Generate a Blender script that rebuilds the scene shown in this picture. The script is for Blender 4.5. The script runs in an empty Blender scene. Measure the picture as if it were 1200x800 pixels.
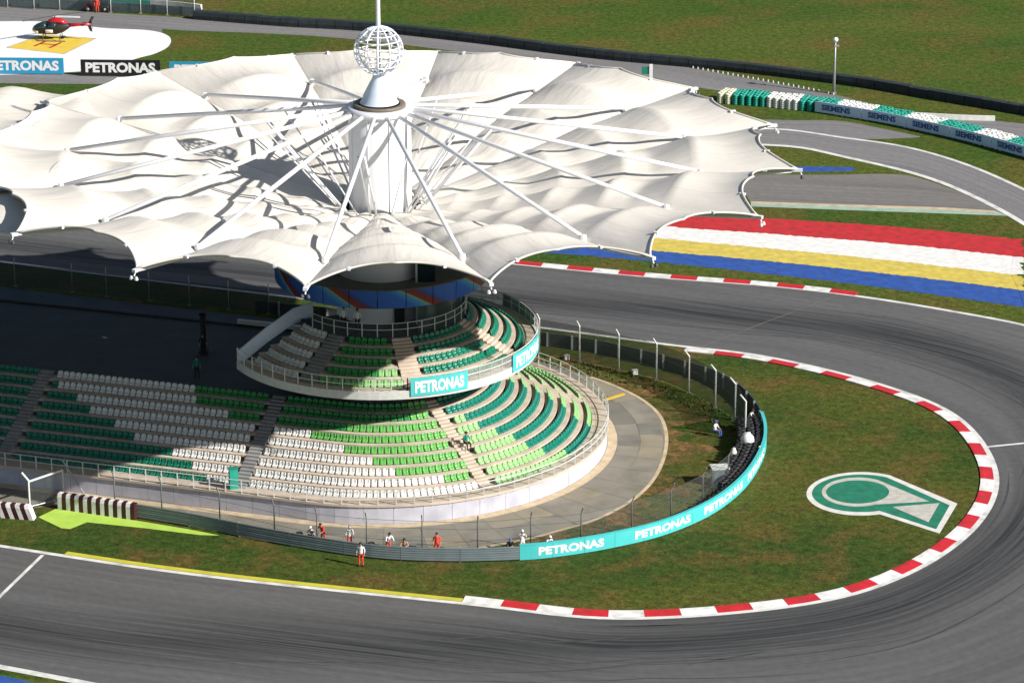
import bpy, math, random
from math import sin, cos, pi, radians, hypot, atan2
random.seed(7)
SC = bpy.context.scene
COL = SC.collection

# ------------------------------------------------------------------ camera
FPX, PITCH, CAMH = 3800.0, radians(19.5), 88.0
cd = bpy.data.cameras.new("camera"); cam = bpy.data.objects.new("camera", cd); COL.objects.link(cam)
cam.location = (0, 0, CAMH); cam.rotation_euler = (pi/2 - PITCH, 0, 0)
cd.sensor_width = 36; cd.lens = FPX/1200*36; cd.clip_end = 6000; cd.clip_start = 1
SC.camera = cam
# ------------------------------------------------------------------ sky, sun, exposure
SUN_AZ, SUN_EL = radians(-27), radians(32)      # towards the sun, counter-clockwise from +X
w = bpy.data.worlds.new("World"); SC.world = w; w.use_nodes = True
nt = w.node_tree; nt.nodes.clear()
sk = nt.nodes.new("ShaderNodeTexSky"); sk.sky_type = 'NISHITA'; sk.sun_disc = False
sk.sun_elevation = SUN_EL; sk.sun_rotation = pi/2 - SUN_AZ
bg = nt.nodes.new("ShaderNodeBackground"); bg.inputs[1].default_value = 0.05
wo = nt.nodes.new("ShaderNodeOutputWorld")
nt.links.new(sk.outputs[0], bg.inputs[0]); nt.links.new(bg.outputs[0], wo.inputs[0])
sd = bpy.data.lights.new("sun", 'SUN'); sd.energy = 4.9; sd.angle = radians(0.5); sd.color = (1, 0.965, 0.91)
sun = bpy.data.objects.new("sun", sd); COL.objects.link(sun)
sun.rotation_euler = (0, pi/2 - SUN_EL, SUN_AZ)
SC.view_settings.view_transform = 'Standard'; SC.view_settings.look = 'None'
SC.view_settings.exposure = 0.52; SC.view_settings.gamma = 1
SC.cycles.diffuse_bounces = 2

# ------------------------------------------------------------------ helpers
def G(x, y, z=0.0):
    """photo pixel -> point of the place at height z"""
    dx = (x-600)/FPX; dy = (400-y)/FPX
    d = (dx, cos(PITCH)+dy*sin(PITCH), -sin(PITCH)+dy*cos(PITCH))
    t = (z-CAMH)/d[2]
    return (d[0]*t, d[1]*t)
def P(x, y, z):
    v = (x, y, z-CAMH)
    d = v[1]*cos(PITCH) - v[2]*sin(PITCH); u = v[1]*sin(PITCH) + v[2]*cos(PITCH)
    return 600+FPX*v[0]/d, 400-FPX*u/d
def GL(pts, z=0.0): return [G(a, b, z) for a, b in pts]
def sub(a, b): return (a[0]-b[0], a[1]-b[1], a[2]-b[2])
def add(a, b): return (a[0]+b[0], a[1]+b[1], a[2]+b[2])
def mul(a, k): return (a[0]*k, a[1]*k, a[2]*k)
def cross(a, b): return (a[1]*b[2]-a[2]*b[1], a[2]*b[0]-a[0]*b[2], a[0]*b[1]-a[1]*b[0])
def norm(a):
    l = math.sqrt(a[0]**2+a[1]**2+a[2]**2) or 1; return (a[0]/l, a[1]/l, a[2]/l)
def lerp(a, b, t): return a+(b-a)*t
def interp(xs, ys, x):
    if x <= xs[0]: return ys[0]
    for i in range(1, len(xs)):
        if x <= xs[i]: return lerp(ys[i-1], ys[i], (x-xs[i-1])/(xs[i]-xs[i-1]))
    return ys[-1]
def catmull(pts, n=8):
    out = []
    m = len(pts)
    for i in range(m-1):
        p0 = pts[max(i-1, 0)]; p1 = pts[i]; p2 = pts[i+1]; p3 = pts[min(i+2, m-1)]
        for k in range(n):
            t = k/n
            out.append(tuple(0.5*((2*b)+(-a+c)*t+(2*a-5*b+4*c-d)*t*t+(-a+3*b-3*c+d)*t**3) for a, b, c, d in zip(p0, p1, p2, p3)))
    out.append(tuple(pts[-1]))
    return out
class Path:
    def __init__(s, pts):
        s.p = pts; s.c = [0]
        for a, b in zip(pts, pts[1:]): s.c.append(s.c[-1]+hypot(b[0]-a[0], b[1]-a[1]))
        s.L = s.c[-1]
    def at(s, t, off=0.0):
        import bisect
        t2 = min(max(t, 0), s.L-1e-6)
        i = min(max(bisect.bisect_right(s.c, t2)-1, 0), len(s.p)-2)
        a, b = s.p[i], s.p[i+1]; l = s.c[i+1]-s.c[i] or 1e-9; k = (t-s.c[i])/l
        # smooth normal
        def tn(j):
            q0 = s.p[max(j-1, 0)]; q1 = s.p[min(j+1, len(s.p)-1)]
            l2 = hypot(q1[0]-q0[0], q1[1]-q0[1]) or 1; return ((q1[0]-q0[0])/l2, (q1[1]-q0[1])/l2)
        ta, tb = tn(i), tn(i+1); kk = min(max(k, 0), 1)
        tx, ty = lerp(ta[0], tb[0], kk), lerp(ta[1], tb[1], kk); l3 = hypot(tx, ty) or 1; tx /= l3; ty /= l3
        return (lerp(a[0], b[0], k)-ty*off, lerp(a[1], b[1], k)+tx*off), (tx, ty)
    def near(s, q):
        best = min(range(len(s.p)), key=lambda i: (s.p[i][0]-q[0])**2+(s.p[i][1]-q[1])**2)
        return s.c[best]
def pxpath(pts, n=8, z=0.0): return Path(catmull(GL(pts, z), n))

class MB:
    def __init__(s): s.v = []; s.f = []; s.m = []; s.uv = {}
    def quad(s, pts, mi=0):
        b = len(s.v); s.v += [tuple(p) for p in pts]; s.f.append(tuple(range(b, b+len(pts)))); s.m.append(mi)
    def box(s, c, d, rz=0.0, mi=0, taper=1.0, tilt=None):
        b = len(s.v); cx, cy, cz = c; x, y, z = d[0]/2, d[1]/2, d[2]/2
        for sz in (-1, 1):
            k = taper if sz > 0 else 1
            for sx, sy in ((-1, -1), (1, -1), (1, 1), (-1, 1)):
                px, py = sx*x*k, sy*y*k
                s.v.append((cx+px*cos(rz)-py*sin(rz), cy+px*sin(rz)+py*cos(rz), cz+sz*z))
        for q in ((0, 3, 2, 1), (4, 5, 6, 7), (0, 1, 5, 4), (1, 2, 6, 5), (2, 3, 7, 6), (3, 0, 4, 7)):
            s.f.append(tuple(b+i for i in q)); s.m.append(mi)
    def tube(s, pts, r, n=6, mi=0, cap=True):
        rs = r if isinstance(r, (list, tuple)) else [r]*len(pts)
        b = len(s.v); ring = []
        for i, p in enumerate(pts):
            q0 = pts[max(i-1, 0)]; q1 = pts[min(i+1, len(pts)-1)]
            t = norm(sub(q1, q0)); ref = (0, 0, 1) if abs(t[2]) < 0.9 else (1, 0, 0)
            a = norm(cross(t, ref)); c = cross(t, a)
            for k in range(n):
                an = 2*pi*k/n
                s.v.append(add(p, add(mul(a, cos(an)*rs[i]), mul(c, sin(an)*rs[i]))))
        for i in range(len(pts)-1):
            for k in range(n):
                k2 = (k+1) % n
                s.f.append((b+i*n+k, b+(i+1)*n+k, b+(i+1)*n+k2, b+i*n+k2)); s.m.append(mi)
        if cap:
            s.f.append(tuple(b+k for k in range(n))); s.m.append(mi)
            s.f.append(tuple(b+(len(pts)-1)*n+k for k in range(n-1, -1, -1))); s.m.append(mi)
    def lathe(s, c, prof, n=24, mi=0, a0=0.0, a1=2*pi):
        full = abs(a1-a0-2*pi) < 1e-6; b = len(s.v); nn = n if full else n+1
        for r, z in prof:
            for k in range(nn):
                an = a0+(a1-a0)*k/n
                s.v.append((c[0]+r*cos(an), c[1]+r*sin(an), c[2]+z))
        for i in range(len(prof)-1):
            for k in range(n):
                k2 = (k+1) % nn
                s.f.append((b+i*nn+k, b+i*nn+k2, b+(i+1)*nn+k2, b+(i+1)*nn+k)); s.m.append(mi)
    def prism(s, pts, z0, z1, mi=0):
        b = len(s.v); n = len(pts)
        s.v += [(p[0], p[1], z0) for p in pts]+[(p[0], p[1], z1) for p in pts]
        s.f.append(tuple(b+n-1-i for i in range(n))); s.m.append(mi)
        s.f.append(tuple(b+n+i for i in range(n))); s.m.append(mi)
        for i in range(n):
            j = (i+1) % n; s.f.append((b+i, b+j, b+n+j, b+n+i)); s.m.append(mi)
    def wallstrip(s, fn, t0, t1, n, prof, mi=0, ends=True):
        """sweep closed profile [(off,z)] along fn(t,off)->(x,y)"""
        b = len(s.v); m = len(prof)
        for i in range(n+1):
            t = lerp(t0, t1, i/n)
            for o, z in prof:
                q = fn(t, o); s.v.append((q[0], q[1], z))
        for i in range(n):
            for k in range(m):
                k2 = (k+1) % m
                s.f.append((b+i*m+k, b+i*m+k2, b+(i+1)*m+k2, b+(i+1)*m+k)); s.m.append(mi)
        if ends:
            s.f.append(tuple(b+m-1-k for k in range(m))); s.m.append(mi)
            s.f.append(tuple(b+n*m+k for k in range(m))); s.m.append(mi)
    def mesh(s, name, mats, smooth=False, fix=True):
        me = bpy.data.meshes.new(name); me.from_pydata(s.v, [], s.f)
        for m in mats: me.materials.append(m)
        if len(mats) > 1: me.polygons.foreach_set("material_index", s.m)
        if fix:
            import bmesh
            bm = bmesh.new(); bm.from_mesh(me); bmesh.ops.recalc_face_normals(bm, faces=bm.faces); bm.to_mesh(me); bm.free()
        if smooth: me.polygons.foreach_set("use_smooth", [True]*len(me.polygons))
        me.update(); return me
    def build(s, name, mats, parent=None, smooth=False, fix=True):
        if not isinstance(mats, (list, tuple)): mats = [mats]
        return link(name, s.mesh(name, mats, smooth, fix), parent)
def link(name, me, parent=None, loc=(0, 0, 0), rz=0.0):
    o = bpy.data.objects.new(name, me); COL.objects.link(o); o.parent = parent
    o.location = loc; o.rotation_euler = (0, 0, rz); return o
def empty(name, label=None, cat=None, loc=(0, 0, 0), rz=0.0, group=None, kind=None):
    o = bpy.data.objects.new(name, None); COL.objects.link(o); o.location = loc; o.rotation_euler = (0, 0, rz)
    return tag(o, label, cat, group, kind)
def tag(o, label=None, cat=None, group=None, kind=None):
    if label: o["label"] = label
    if cat: o["category"] = cat
    if group: o["group"] = group
    if kind: o["kind"] = kind
    return o
def place(root, loc, rz=None):
    root.location = loc
    if rz is not None: root.rotation_euler = (0, 0, rz)
def copy_tree(o, parent=None):
    c = o.copy(); COL.objects.link(c); c.parent = parent
    for ch in KIDS.get(o.name, []): copy_tree(ch, c)
    return c
KIDS = {}
def kids(root):
    KIDS.clear()
    for o in COL.objects:
        if o.parent: KIDS.setdefault(o.parent.name, []).append(o)

# ------------------------------------------------------------------ materials
def mat(name, col, rough=0.7, var=0.12, scale=1.0, metal=0.0, bump=0.0, stretch=None, dirt=None, dscale=0.3, spec=0.5, uv=False):
    m = bpy.data.materials.new(name); m.use_nodes = True; n = m.node_tree; L = n.links
    b = n.nodes["Principled BSDF"]; b.inputs["Roughness"].default_value = rough
    b.inputs["Metallic"].default_value = metal; b.inputs["Specular IOR Level"].default_value = spec
    tc = n.nodes.new("ShaderNodeTexCoord"); src = tc.outputs["UV" if uv else "Object"]
    if stretch:
        mp = n.nodes.new("ShaderNodeMapping"); mp.inputs["Scale"].default_value = stretch; L.new(src, mp.inputs[0]); src = mp.outputs[0]
    no = n.nodes.new("ShaderNodeTexNoise"); no.inputs["Scale"].default_value = scale; no.inputs["Detail"].default_value = 6; L.new(src, no.inputs[0])
    cr = n.nodes.new("ShaderNodeValToRGB")
    cr.color_ramp.elements[0].position = .32; cr.color_ramp.elements[1].position = .68
    cr.color_ramp.elements[0].color = (*[max(c*(1-var), 0) for c in col], 1); cr.color_ramp.elements[1].color = (*[min(c*(1+var), 1) for c in col], 1)
    L.new(no.outputs[0], cr.inputs[0]); out = cr.outputs[0]
    if dirt:
        n2 = n.nodes.new("ShaderNodeTexNoise"); n2.inputs["Scale"].default_value = dscale; n2.inputs["Detail"].default_value = 5; L.new(src, n2.inputs[0])
        r2 = n.nodes.new("ShaderNodeValToRGB"); r2.color_ramp.elements[0].position = .48; r2.color_ramp.elements[1].position = .72
        r2.color_ramp.elements[1].color = (.75, .75, .75, 1); L.new(n2.outputs[0], r2.inputs[0])
        mx = n.nodes.new("ShaderNodeMixRGB"); L.new(r2.outputs[0], mx.inputs[0]); L.new(out, mx.inputs[1]); mx.inputs[2].default_value = (*dirt, 1); out = mx.outputs[0]
    L.new(out, b.inputs["Base Color"])
    if bump:
        bp = n.nodes.new("ShaderNodeBump"); bp.inputs["Strength"].default_value = bump; bp.inputs["Distance"].default_value = .05
        L.new(no.outputs[0], bp.inputs["Height"]); L.new(bp.outputs[0], b.inputs["Normal"])
    return m

def grass_mat(name, cols, big=0.045, soil=0.25):
    """patchy mown turf: broad, middle and fine variation, scorched and bare spots"""
    m = bpy.data.materials.new(name); m.use_nodes = True; n = m.node_tree; L = n.links
    b = n.nodes["Principled BSDF"]; b.inputs["Roughness"].default_value = .95; b.inputs["Specular IOR Level"].default_value = .1
    ge = n.nodes.new("ShaderNodeNewGeometry"); pos = ge.outputs["Position"]
    def noise(sc, det, stretch=None):
        s = pos
        if stretch:
            mp = n.nodes.new("ShaderNodeMapping"); mp.inputs["Scale"].default_value = stretch; mp.inputs["Rotation"].default_value = (0, 0, radians(17)); L.new(pos, mp.inputs[0]); s = mp.outputs[0]
        t = n.nodes.new("ShaderNodeTexNoise"); t.inputs["Scale"].default_value = sc; t.inputs["Detail"].default_value = det; t.inputs["Roughness"].default_value = .6; L.new(s, t.inputs[0]); return t.outputs[0]
    def ramp(src, p0, p1, c0, c1):
        r = n.nodes.new("ShaderNodeValToRGB"); r.color_ramp.elements[0].position = p0; r.color_ramp.elements[1].position = p1
        r.color_ramp.elements[0].color = (*c0, 1); r.color_ramp.elements[1].color = (*c1, 1); L.new(src, r.inputs[0]); return r.outputs[0]
    def mix(f, a, c, mode='MIX'):
        x = n.nodes.new("ShaderNodeMixRGB"); x.blend_type = mode
        if isinstance(f, float): x.inputs[0].default_value = f
        else: L.new(f, x.inputs[0])
        for s, k in ((a, 1), (c, 2)):
            if isinstance(s, tuple): x.inputs[k].default_value = (*s, 1)
            else: L.new(s, x.inputs[k])
        return x.outputs[0]
    base = ramp(noise(big, 7, (.6, 1.4, 1)), .42, .58, cols[0], cols[1])
    dry = ramp(noise(big*4.3, 6), .48, .66, (0, 0, 0), (.85, .85, .85)); base = mix(dry, base, cols[2])
    so = ramp(noise(big*2.1, 8), .60, .72, (0, 0, 0), (soil,)*3); base = mix(so, base, (.17, .085, .03))
    fine = ramp(noise(1.6, 5), .3, .7, (.6,)*3, (1.4,)*3); base = mix(1.0, base, fine, 'MULTIPLY')
    fine2 = ramp(noise(5, 3), .3, .7, (.62,)*3, (1.38,)*3); base = mix(1.0, base, fine2, 'MULTIPLY')
    L.new(base, b.inputs["Base Color"])
    bp = n.nodes.new("ShaderNodeBump"); bp.inputs["Strength"].default_value = .5; bp.inputs["Distance"].default_value = .12
    L.new(noise(3, 6), bp.inputs["Height"]); L.new(bp.outputs[0], b.inputs["Normal"])
    return m

def asphalt_mat(name, col, dark, streak=(.03, 1.5), linear=True):
    """rolled asphalt with streaks along the lane and a rubbered racing line (second UV)"""
    m = bpy.data.materials.new(name); m.use_nodes = True; n = m.node_tree; L = n.links
    b = n.nodes["Principled BSDF"]; b.inputs["Roughness"].default_value = .8; b.inputs["Specular IOR Level"].default_value = .3
    uv = n.nodes.new("ShaderNodeUVMap"); uv.uv_map = "lane"
    def noise(sx, sy, det, o=0):
        mp = n.nodes.new("ShaderNodeMapping"); mp.inputs["Scale"].default_value = (sx, sy, 1); mp.inputs["Location"].default_value = (o, o, 0); L.new(uv.outputs[0], mp.inputs[0])
        t = n.nodes.new("ShaderNodeTexNoise"); t.inputs["Scale"].default_value = 1; t.inputs["Detail"].default_value = det; L.new(mp.outputs[0], t.inputs[0]); return t.outputs[0]
    def ramp(src, p0, p1, c0, c1):
        r = n.nodes.new("ShaderNodeValToRGB"); r.color_ramp.elements[0].position = p0; r.color_ramp.elements[1].position = p1
        r.color_ramp.elements[0].color = (*c0, 1); r.color_ramp.elements[1].color = (*c1, 1); L.new(src, r.inputs[0]); return r.outputs[0]
    def mix(f, a, c, mode='MIX'):
        x = n.nodes.new("ShaderNodeMixRGB"); x.blend_type = mode
        if isinstance(f, float): x.inputs[0].default_value = f
        else: L.new(f, x.inputs[0])
        for s, k in ((a, 1), (c, 2)):
            if isinstance(s, tuple): x.inputs[k].default_value = (*s, 1)
            else: L.new(s, x.inputs[k])
        return x.outputs[0]
    base = ramp(noise(.02, .25, 4), .3, .7, tuple(c*.88 for c in col), tuple(c*1.12 for c in col))
    base = mix(1.0, base, ramp(noise(streak[0], streak[1], 5, 3), .3, .7, (.87,)*3, (1.11,)*3), 'MULTIPLY')
    base = mix(1.0, base, ramp(noise(1.5, 1.5, 4, 9), .25, .75, (.88,)*3, (1.1,)*3), 'MULTIPLY')
    if linear:
        u2 = n.nodes.new("ShaderNodeUVMap"); u2.uv_map = "line"; sp = n.nodes.new("ShaderNodeSeparateXYZ"); L.new(u2.outputs[0], sp.inputs[0])
        ad = n.nodes.new("ShaderNodeMath"); ad.operation = 'ABSOLUTE'; L.new(sp.outputs[1], ad.inputs[0])
        nn = n.nodes.new("ShaderNodeMath"); nn.operation = 'MULTIPLY_ADD'; L.new(noise(.03, .7, 5, 5), nn.inputs[0]); nn.inputs[1].default_value = .2; L.new(ad.outputs[0], nn.inputs[2])
        f = ramp(nn.outputs[0], .13, .36, (1,)*3, (0,)*3)
        st = ramp(noise(.05, 3.2, 4, 11), .38, .62, (.42,)*3, (1,)*3)
        ff = mix(1.0, f, st, 'MULTIPLY'); base = mix(ff, base, dark)
    L.new(base, b.inputs["Base Color"]); return m

M = {}
M['grass'] = grass_mat("turf", [(.038, .068, .012), (.074, .086, .016), (.115, .078, .023)], big=.06, soil=.3)
M['grass_far'] = grass_mat("field turf", [(.044, .086, .013), (.080, .104, .017), (.115, .088, .023)], big=.022, soil=.3)
M['grass_mud'] = grass_mat("turf with bare soil", [(.06, .065, .018), (.12, .085, .028), (.22, .12, .05)], big=.14, soil=1.0)
M['asphalt'] = asphalt_mat("track asphalt", (.112, .110, .110), (.024, .026, .028))
M['road'] = asphalt_mat("road asphalt", (.20, .192, .19), (.1, .1, .1), linear=False)
M['runoff'] = asphalt_mat("run-off asphalt", (.18, .168, .158), (.1, .1, .1), linear=False)
M['concrete'] = mat("apron concrete", (.235, .215, .175), .85, .22, .5, dirt=(.19, .175, .15), dscale=.25)
M['concrete_b'] = mat("darker apron slab", (.19, .178, .15), .85, .2, .6, dirt=(.15, .14, .12), dscale=.3)
M['concrete_c'] = mat("sandy apron slab", (.28, .24, .175), .85, .18, .6, dirt=(.22, .2, .16), dscale=.3)
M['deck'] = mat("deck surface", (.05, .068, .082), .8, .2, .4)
M['white'] = mat("white paint", (.8, .8, .8), .55, .05, 2)
M['line'] = mat("white road paint", (.72, .71, .68), .6, .12, 1.2, dirt=(.4, .38, .36), dscale=.8)
M['yellow'] = mat("yellow paint", (.55, .5, .05), .6, .12, 1)
M['kred'] = mat("kerb red paint", (.56, .02, .03), .5, .12, 1.5, dirt=(.36, .03, .03), dscale=.9)
M['kwhite'] = mat("kerb white paint", (.8, .78, .76), .5, .06, 1.5, dirt=(.42, .40, .37), dscale=1.1)
M['pred'] = mat("red turf paint", (.48, .014, .02), .9, .22, 1.2, dirt=(.34, .03, .03), dscale=1.6)
M['pwhite'] = mat("white turf paint", (.76, .75, .72), .9, .08, 1.2, dirt=(.62, .61, .56), dscale=1.6)
M['pyel'] = mat("yellow turf paint", (.60, .47, .08), .9, .16, 1.2, dirt=(.45, .38, .10), dscale=1.6)
M['pblue'] = mat("blue turf paint", (.015, .07, .32), .9, .22, 1.2, dirt=(.03, .10, .25), dscale=1.6)
M['pgreen'] = mat("green turf paint", (.008, .17, .10), .9, .2, 1.5)
M['pemb'] = mat("emblem white turf paint", (.66, .64, .6), .9, .12, 1.5)
M['pgrey'] = mat("pale turf paint", (.48, .46, .41), .9, .16, 1.8)
M["lime"] = mat("lime ground paint", (.40, .60, .08), .85, .08, 1)
M['pad'] = mat("helipad white", (.82, .82, .82), .7, .03, .3)
M['padyel'] = mat("helipad yellow", (.72, .52, .06), .7, .08, .5)
M['membrane'] = mat("canopy membrane", (.70, .655, .585), .6, .03, .35, dirt=(.69, .645, .585), dscale=.2, spec=.3)
M['steel'] = mat("white painted steel", (.8, .81, .83), .35, .04, 2)
M['bsteel'] = mat("pale blue grey steel", (.70, .80, .96), .35, .06, 2)
M['shaft'] = mat("tower white cladding", (.80, .80, .79), .45, .03, .6)
M['galv'] = mat("galvanised steel", (.36, .37, .37), .45, .12, 3, metal=.3)
M['darkgalv'] = mat("weathered grey steel", (.16, .17, .17), .5, .15, 3)
M['pale'] = mat("pale painted steel", (.6, .61, .58), .5, .08, 3)
M['darksteel'] = mat("dark steel", (.06, .065, .07), .5, .2, 2)
M['wall'] = mat("stand wall concrete", (.50, .50, .56), .8, .1, .8, dirt=(.36, .36, .42), dscale=.5)
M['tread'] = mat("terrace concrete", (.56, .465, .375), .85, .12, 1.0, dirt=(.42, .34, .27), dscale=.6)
M['stair'] = mat("shade-tinted stair concrete", (.27, .265, .26), .85, .15, 1.0)  # greyed stand-in for terrace concrete: shade of the left aisles put into the colour
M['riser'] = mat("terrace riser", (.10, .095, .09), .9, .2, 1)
M['gutter'] = mat("sandy gutter concrete", (.52, .41, .27), .9, .2, 1.2)
M['glass'] = mat("dark tower glass", (.02, .045, .05), .12, .2, .4)
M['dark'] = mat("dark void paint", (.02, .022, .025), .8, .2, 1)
M['rubber'] = mat("tyre rubber", (.018, .018, .02), .7, .25, 3)
M['temer'] = mat("emerald tyre paint", (.01, .30, .22), .6, .15, 2)
M['twhite'] = mat("white tyre paint", (.72, .72, .68), .6, .1, 2)
M['tcream'] = mat("cream tyre paint", (.68, .68, .48), .6, .1, 2)
M['turq'] = mat("turquoise hoarding", (.07, .52, .52), .45, .06, 1)
M['adblue'] = mat("blue hoarding", (.03, .30, .52), .45, .05, 1)
M['black'] = mat("black hoarding", (.012, .012, .014), .5, .1, 1)
M['adlilac'] = mat("pale lilac hoarding", (.60, .76, 1.0), .45, .05, 1)
M['navy'] = mat("navy lettering", (.02, .09, .34), .5, .06, 1)
M['armco'] = mat("barrier rail steel", (.16, .20, .21), .5, .1, 1, metal=.1)
M['maroon'] = mat("maroon black block paint", (.05, .008, .012), .6, .2, 2)
M['sW'] = mat("white seat plastic", (.72, .71, .68), .3, .06, 3)
M['sE'] = mat("emerald seat plastic", (.004, .17, .10), .28, .15, 3)
M['sG'] = mat("green seat plastic", (.02, .24, .05), .28, .15, 3)
M['sM'] = mat("mid green seat plastic", (.13, .41, .09), .3, .12, 3)
M['sL'] = mat("lime seat plastic", (.27, .53, .20), .3, .1, 3)
M['sT'] = mat("teal seat plastic", (.004, .17, .12), .28, .2, 3)
M['skin'] = mat("skin", (.42, .24, .16), .6, .06, 6)
M['shirtw'] = mat("white cloth", (.72, .72, .72), .9, .05, 8)
M['orange'] = mat("orange red overalls", (.80, .055, .03), .85, .06, 8)
M['blackc'] = mat("black cloth", (.015, .015, .018), .9, .2, 8)
M['bluec'] = mat("blue cloth", (.06, .12, .4), .9, .1, 8)
M['greenc'] = mat("green cloth", (.01, .2, .14), .9, .1, 8)
M['cap'] = mat("dark hair", (.02, .015, .012), .8, .2, 8)
M['hred'] = mat("helicopter red paint", (.45, .015, .02), .25, .05, 3)
M['yellowm'] = mat("yellow painted metal", (.6, .42, .04), .5, .08, 3)
M['weed'] = mat("weed leaves", (.05, .09, .018), .8, .3, 3)

def seams(m, w, cell, amt):
    """welded cloth widths: narrow slightly darker strips running along the cloth"""
    n = m.node_tree; L = n.links; b = n.nodes["Principled BSDF"]; src = b.inputs["Base Color"].links[0].from_socket
    uv = n.nodes.new("ShaderNodeUVMap"); uv.uv_map = "lane"; sp = n.nodes.new("ShaderNodeSeparateXYZ"); L.new(uv.outputs[0], sp.inputs[0])
    d = n.nodes.new("ShaderNodeMath"); d.operation = 'DIVIDE'; L.new(sp.outputs[0], d.inputs[0]); d.inputs[1].default_value = cell
    f = n.nodes.new("ShaderNodeMath"); f.operation = 'FRACT'; L.new(d.outputs[0], f.inputs[0])
    l = n.nodes.new("ShaderNodeMath"); l.operation = 'LESS_THAN'; L.new(f.outputs[0], l.inputs[0]); l.inputs[1].default_value = w
    k = n.nodes.new("ShaderNodeMath"); k.operation = 'MULTIPLY'; L.new(l.outputs[0], k.inputs[0]); k.inputs[1].default_value = amt
    # faint run-off streaks along the cloth
    mp = n.nodes.new("ShaderNodeMapping"); mp.inputs["Scale"].default_value = (1.6, .16, 1); L.new(uv.outputs[0], mp.inputs[0])
    t = n.nodes.new("ShaderNodeTexNoise"); t.inputs["Scale"].default_value = 1; t.inputs["Detail"].default_value = 5; L.new(mp.outputs[0], t.inputs[0])
    r = n.nodes.new("ShaderNodeValToRGB"); r.color_ramp.elements[0].position = .5; r.color_ramp.elements[1].position = .75; r.color_ramp.elements[1].color = (.5, .5, .5, 1); L.new(t.outputs[0], r.inputs[0])
    x = n.nodes.new("ShaderNodeMixRGB"); L.new(r.outputs[0], x.inputs[0]); L.new(src, x.inputs[1]); x.inputs[2].default_value = (.6, .55, .48, 1)
    y = n.nodes.new("ShaderNodeMixRGB"); L.new(k.outputs[0], y.inputs[0]); L.new(x.outputs[0], y.inputs[1]); y.inputs[2].default_value = (.35, .33, .30, 1)
    L.new(y.outputs[0], b.inputs["Base Color"])
    m2 = n.nodes.new("ShaderNodeMapping"); m2.inputs["Scale"].default_value = (1.5, .22, 1); L.new(uv.outputs[0], m2.inputs[0])
    t2 = n.nodes.new("ShaderNodeTexNoise"); t2.inputs["Scale"].default_value = 1; t2.inputs["Detail"].default_value = 3; L.new(m2.outputs[0], t2.inputs[0])
    bp = n.nodes.new("ShaderNodeBump"); bp.inputs["Strength"].default_value = .5; bp.inputs["Distance"].default_value = .2; L.new(t2.outputs[0], bp.inputs["Height"]); L.new(bp.outputs[0], b.inputs["Normal"])
seams(M['membrane'], .05, 1.25, .2)

def mesh_mat(name, col, dens, cell):
    """wire netting: thin crossed wires with open holes between them"""
    m = bpy.data.materials.new(name); m.use_nodes = True; n = m.node_tree; L = n.links
    b = n.nodes["Principled BSDF"]; b.inputs["Base Color"].default_value = (*col, 1); b.inputs["Roughness"].default_value = .5
    uv = n.nodes.new("ShaderNodeUVMap"); uv.uv_map = "lane"; sp = n.nodes.new("ShaderNodeSeparateXYZ"); L.new(uv.outputs[0], sp.inputs[0])
    outs = []
    for sg in (1, -1):
        a = n.nodes.new("ShaderNodeMath"); a.operation = 'MULTIPLY_ADD'; L.new(sp.outputs[1], a.inputs[0]); a.inputs[1].default_value = sg; L.new(sp.outputs[0], a.inputs[2])
        d = n.nodes.new("ShaderNodeMath"); d.operation = 'DIVIDE'; L.new(a.outputs[0], d.inputs[0]); d.inputs[1].default_value = cell
        f = n.nodes.new("ShaderNodeMath"); f.operation = 'FRACT'; L.new(d.outputs[0], f.inputs[0])
        l = n.nodes.new("ShaderNodeMath"); l.operation = 'LESS_THAN'; L.new(f.outputs[0], l.inputs[0]); l.inputs[1].default_value = dens; outs.append(l.outputs[0])
    mx = n.nodes.new("ShaderNodeMath"); mx.operation = 'MAXIMUM'; L.new(outs[0], mx.inputs[0]); L.new(outs[1], mx.inputs[1])
    tr = n.nodes.new("ShaderNodeBsdfTransparent"); ms = n.nodes.new("ShaderNodeMixShader")
    L.new(mx.outputs[0], ms.inputs[0]); L.new(tr.outputs[0], ms.inputs[1]); L.new(b.outputs[0], ms.inputs[2])
    L.new(ms.outputs[0], n.nodes["Material Output"].inputs[0]); return m
M['net'] = mesh_mat("wire netting", (.22, .24, .23), .06, .09)
M['netpale'] = mesh_mat("pale wire netting", (.55, .55, .52), .2, .08)
M['netdark'] = mesh_mat("green backed netting", (.05, .075, .08), .32, .08)

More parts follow.
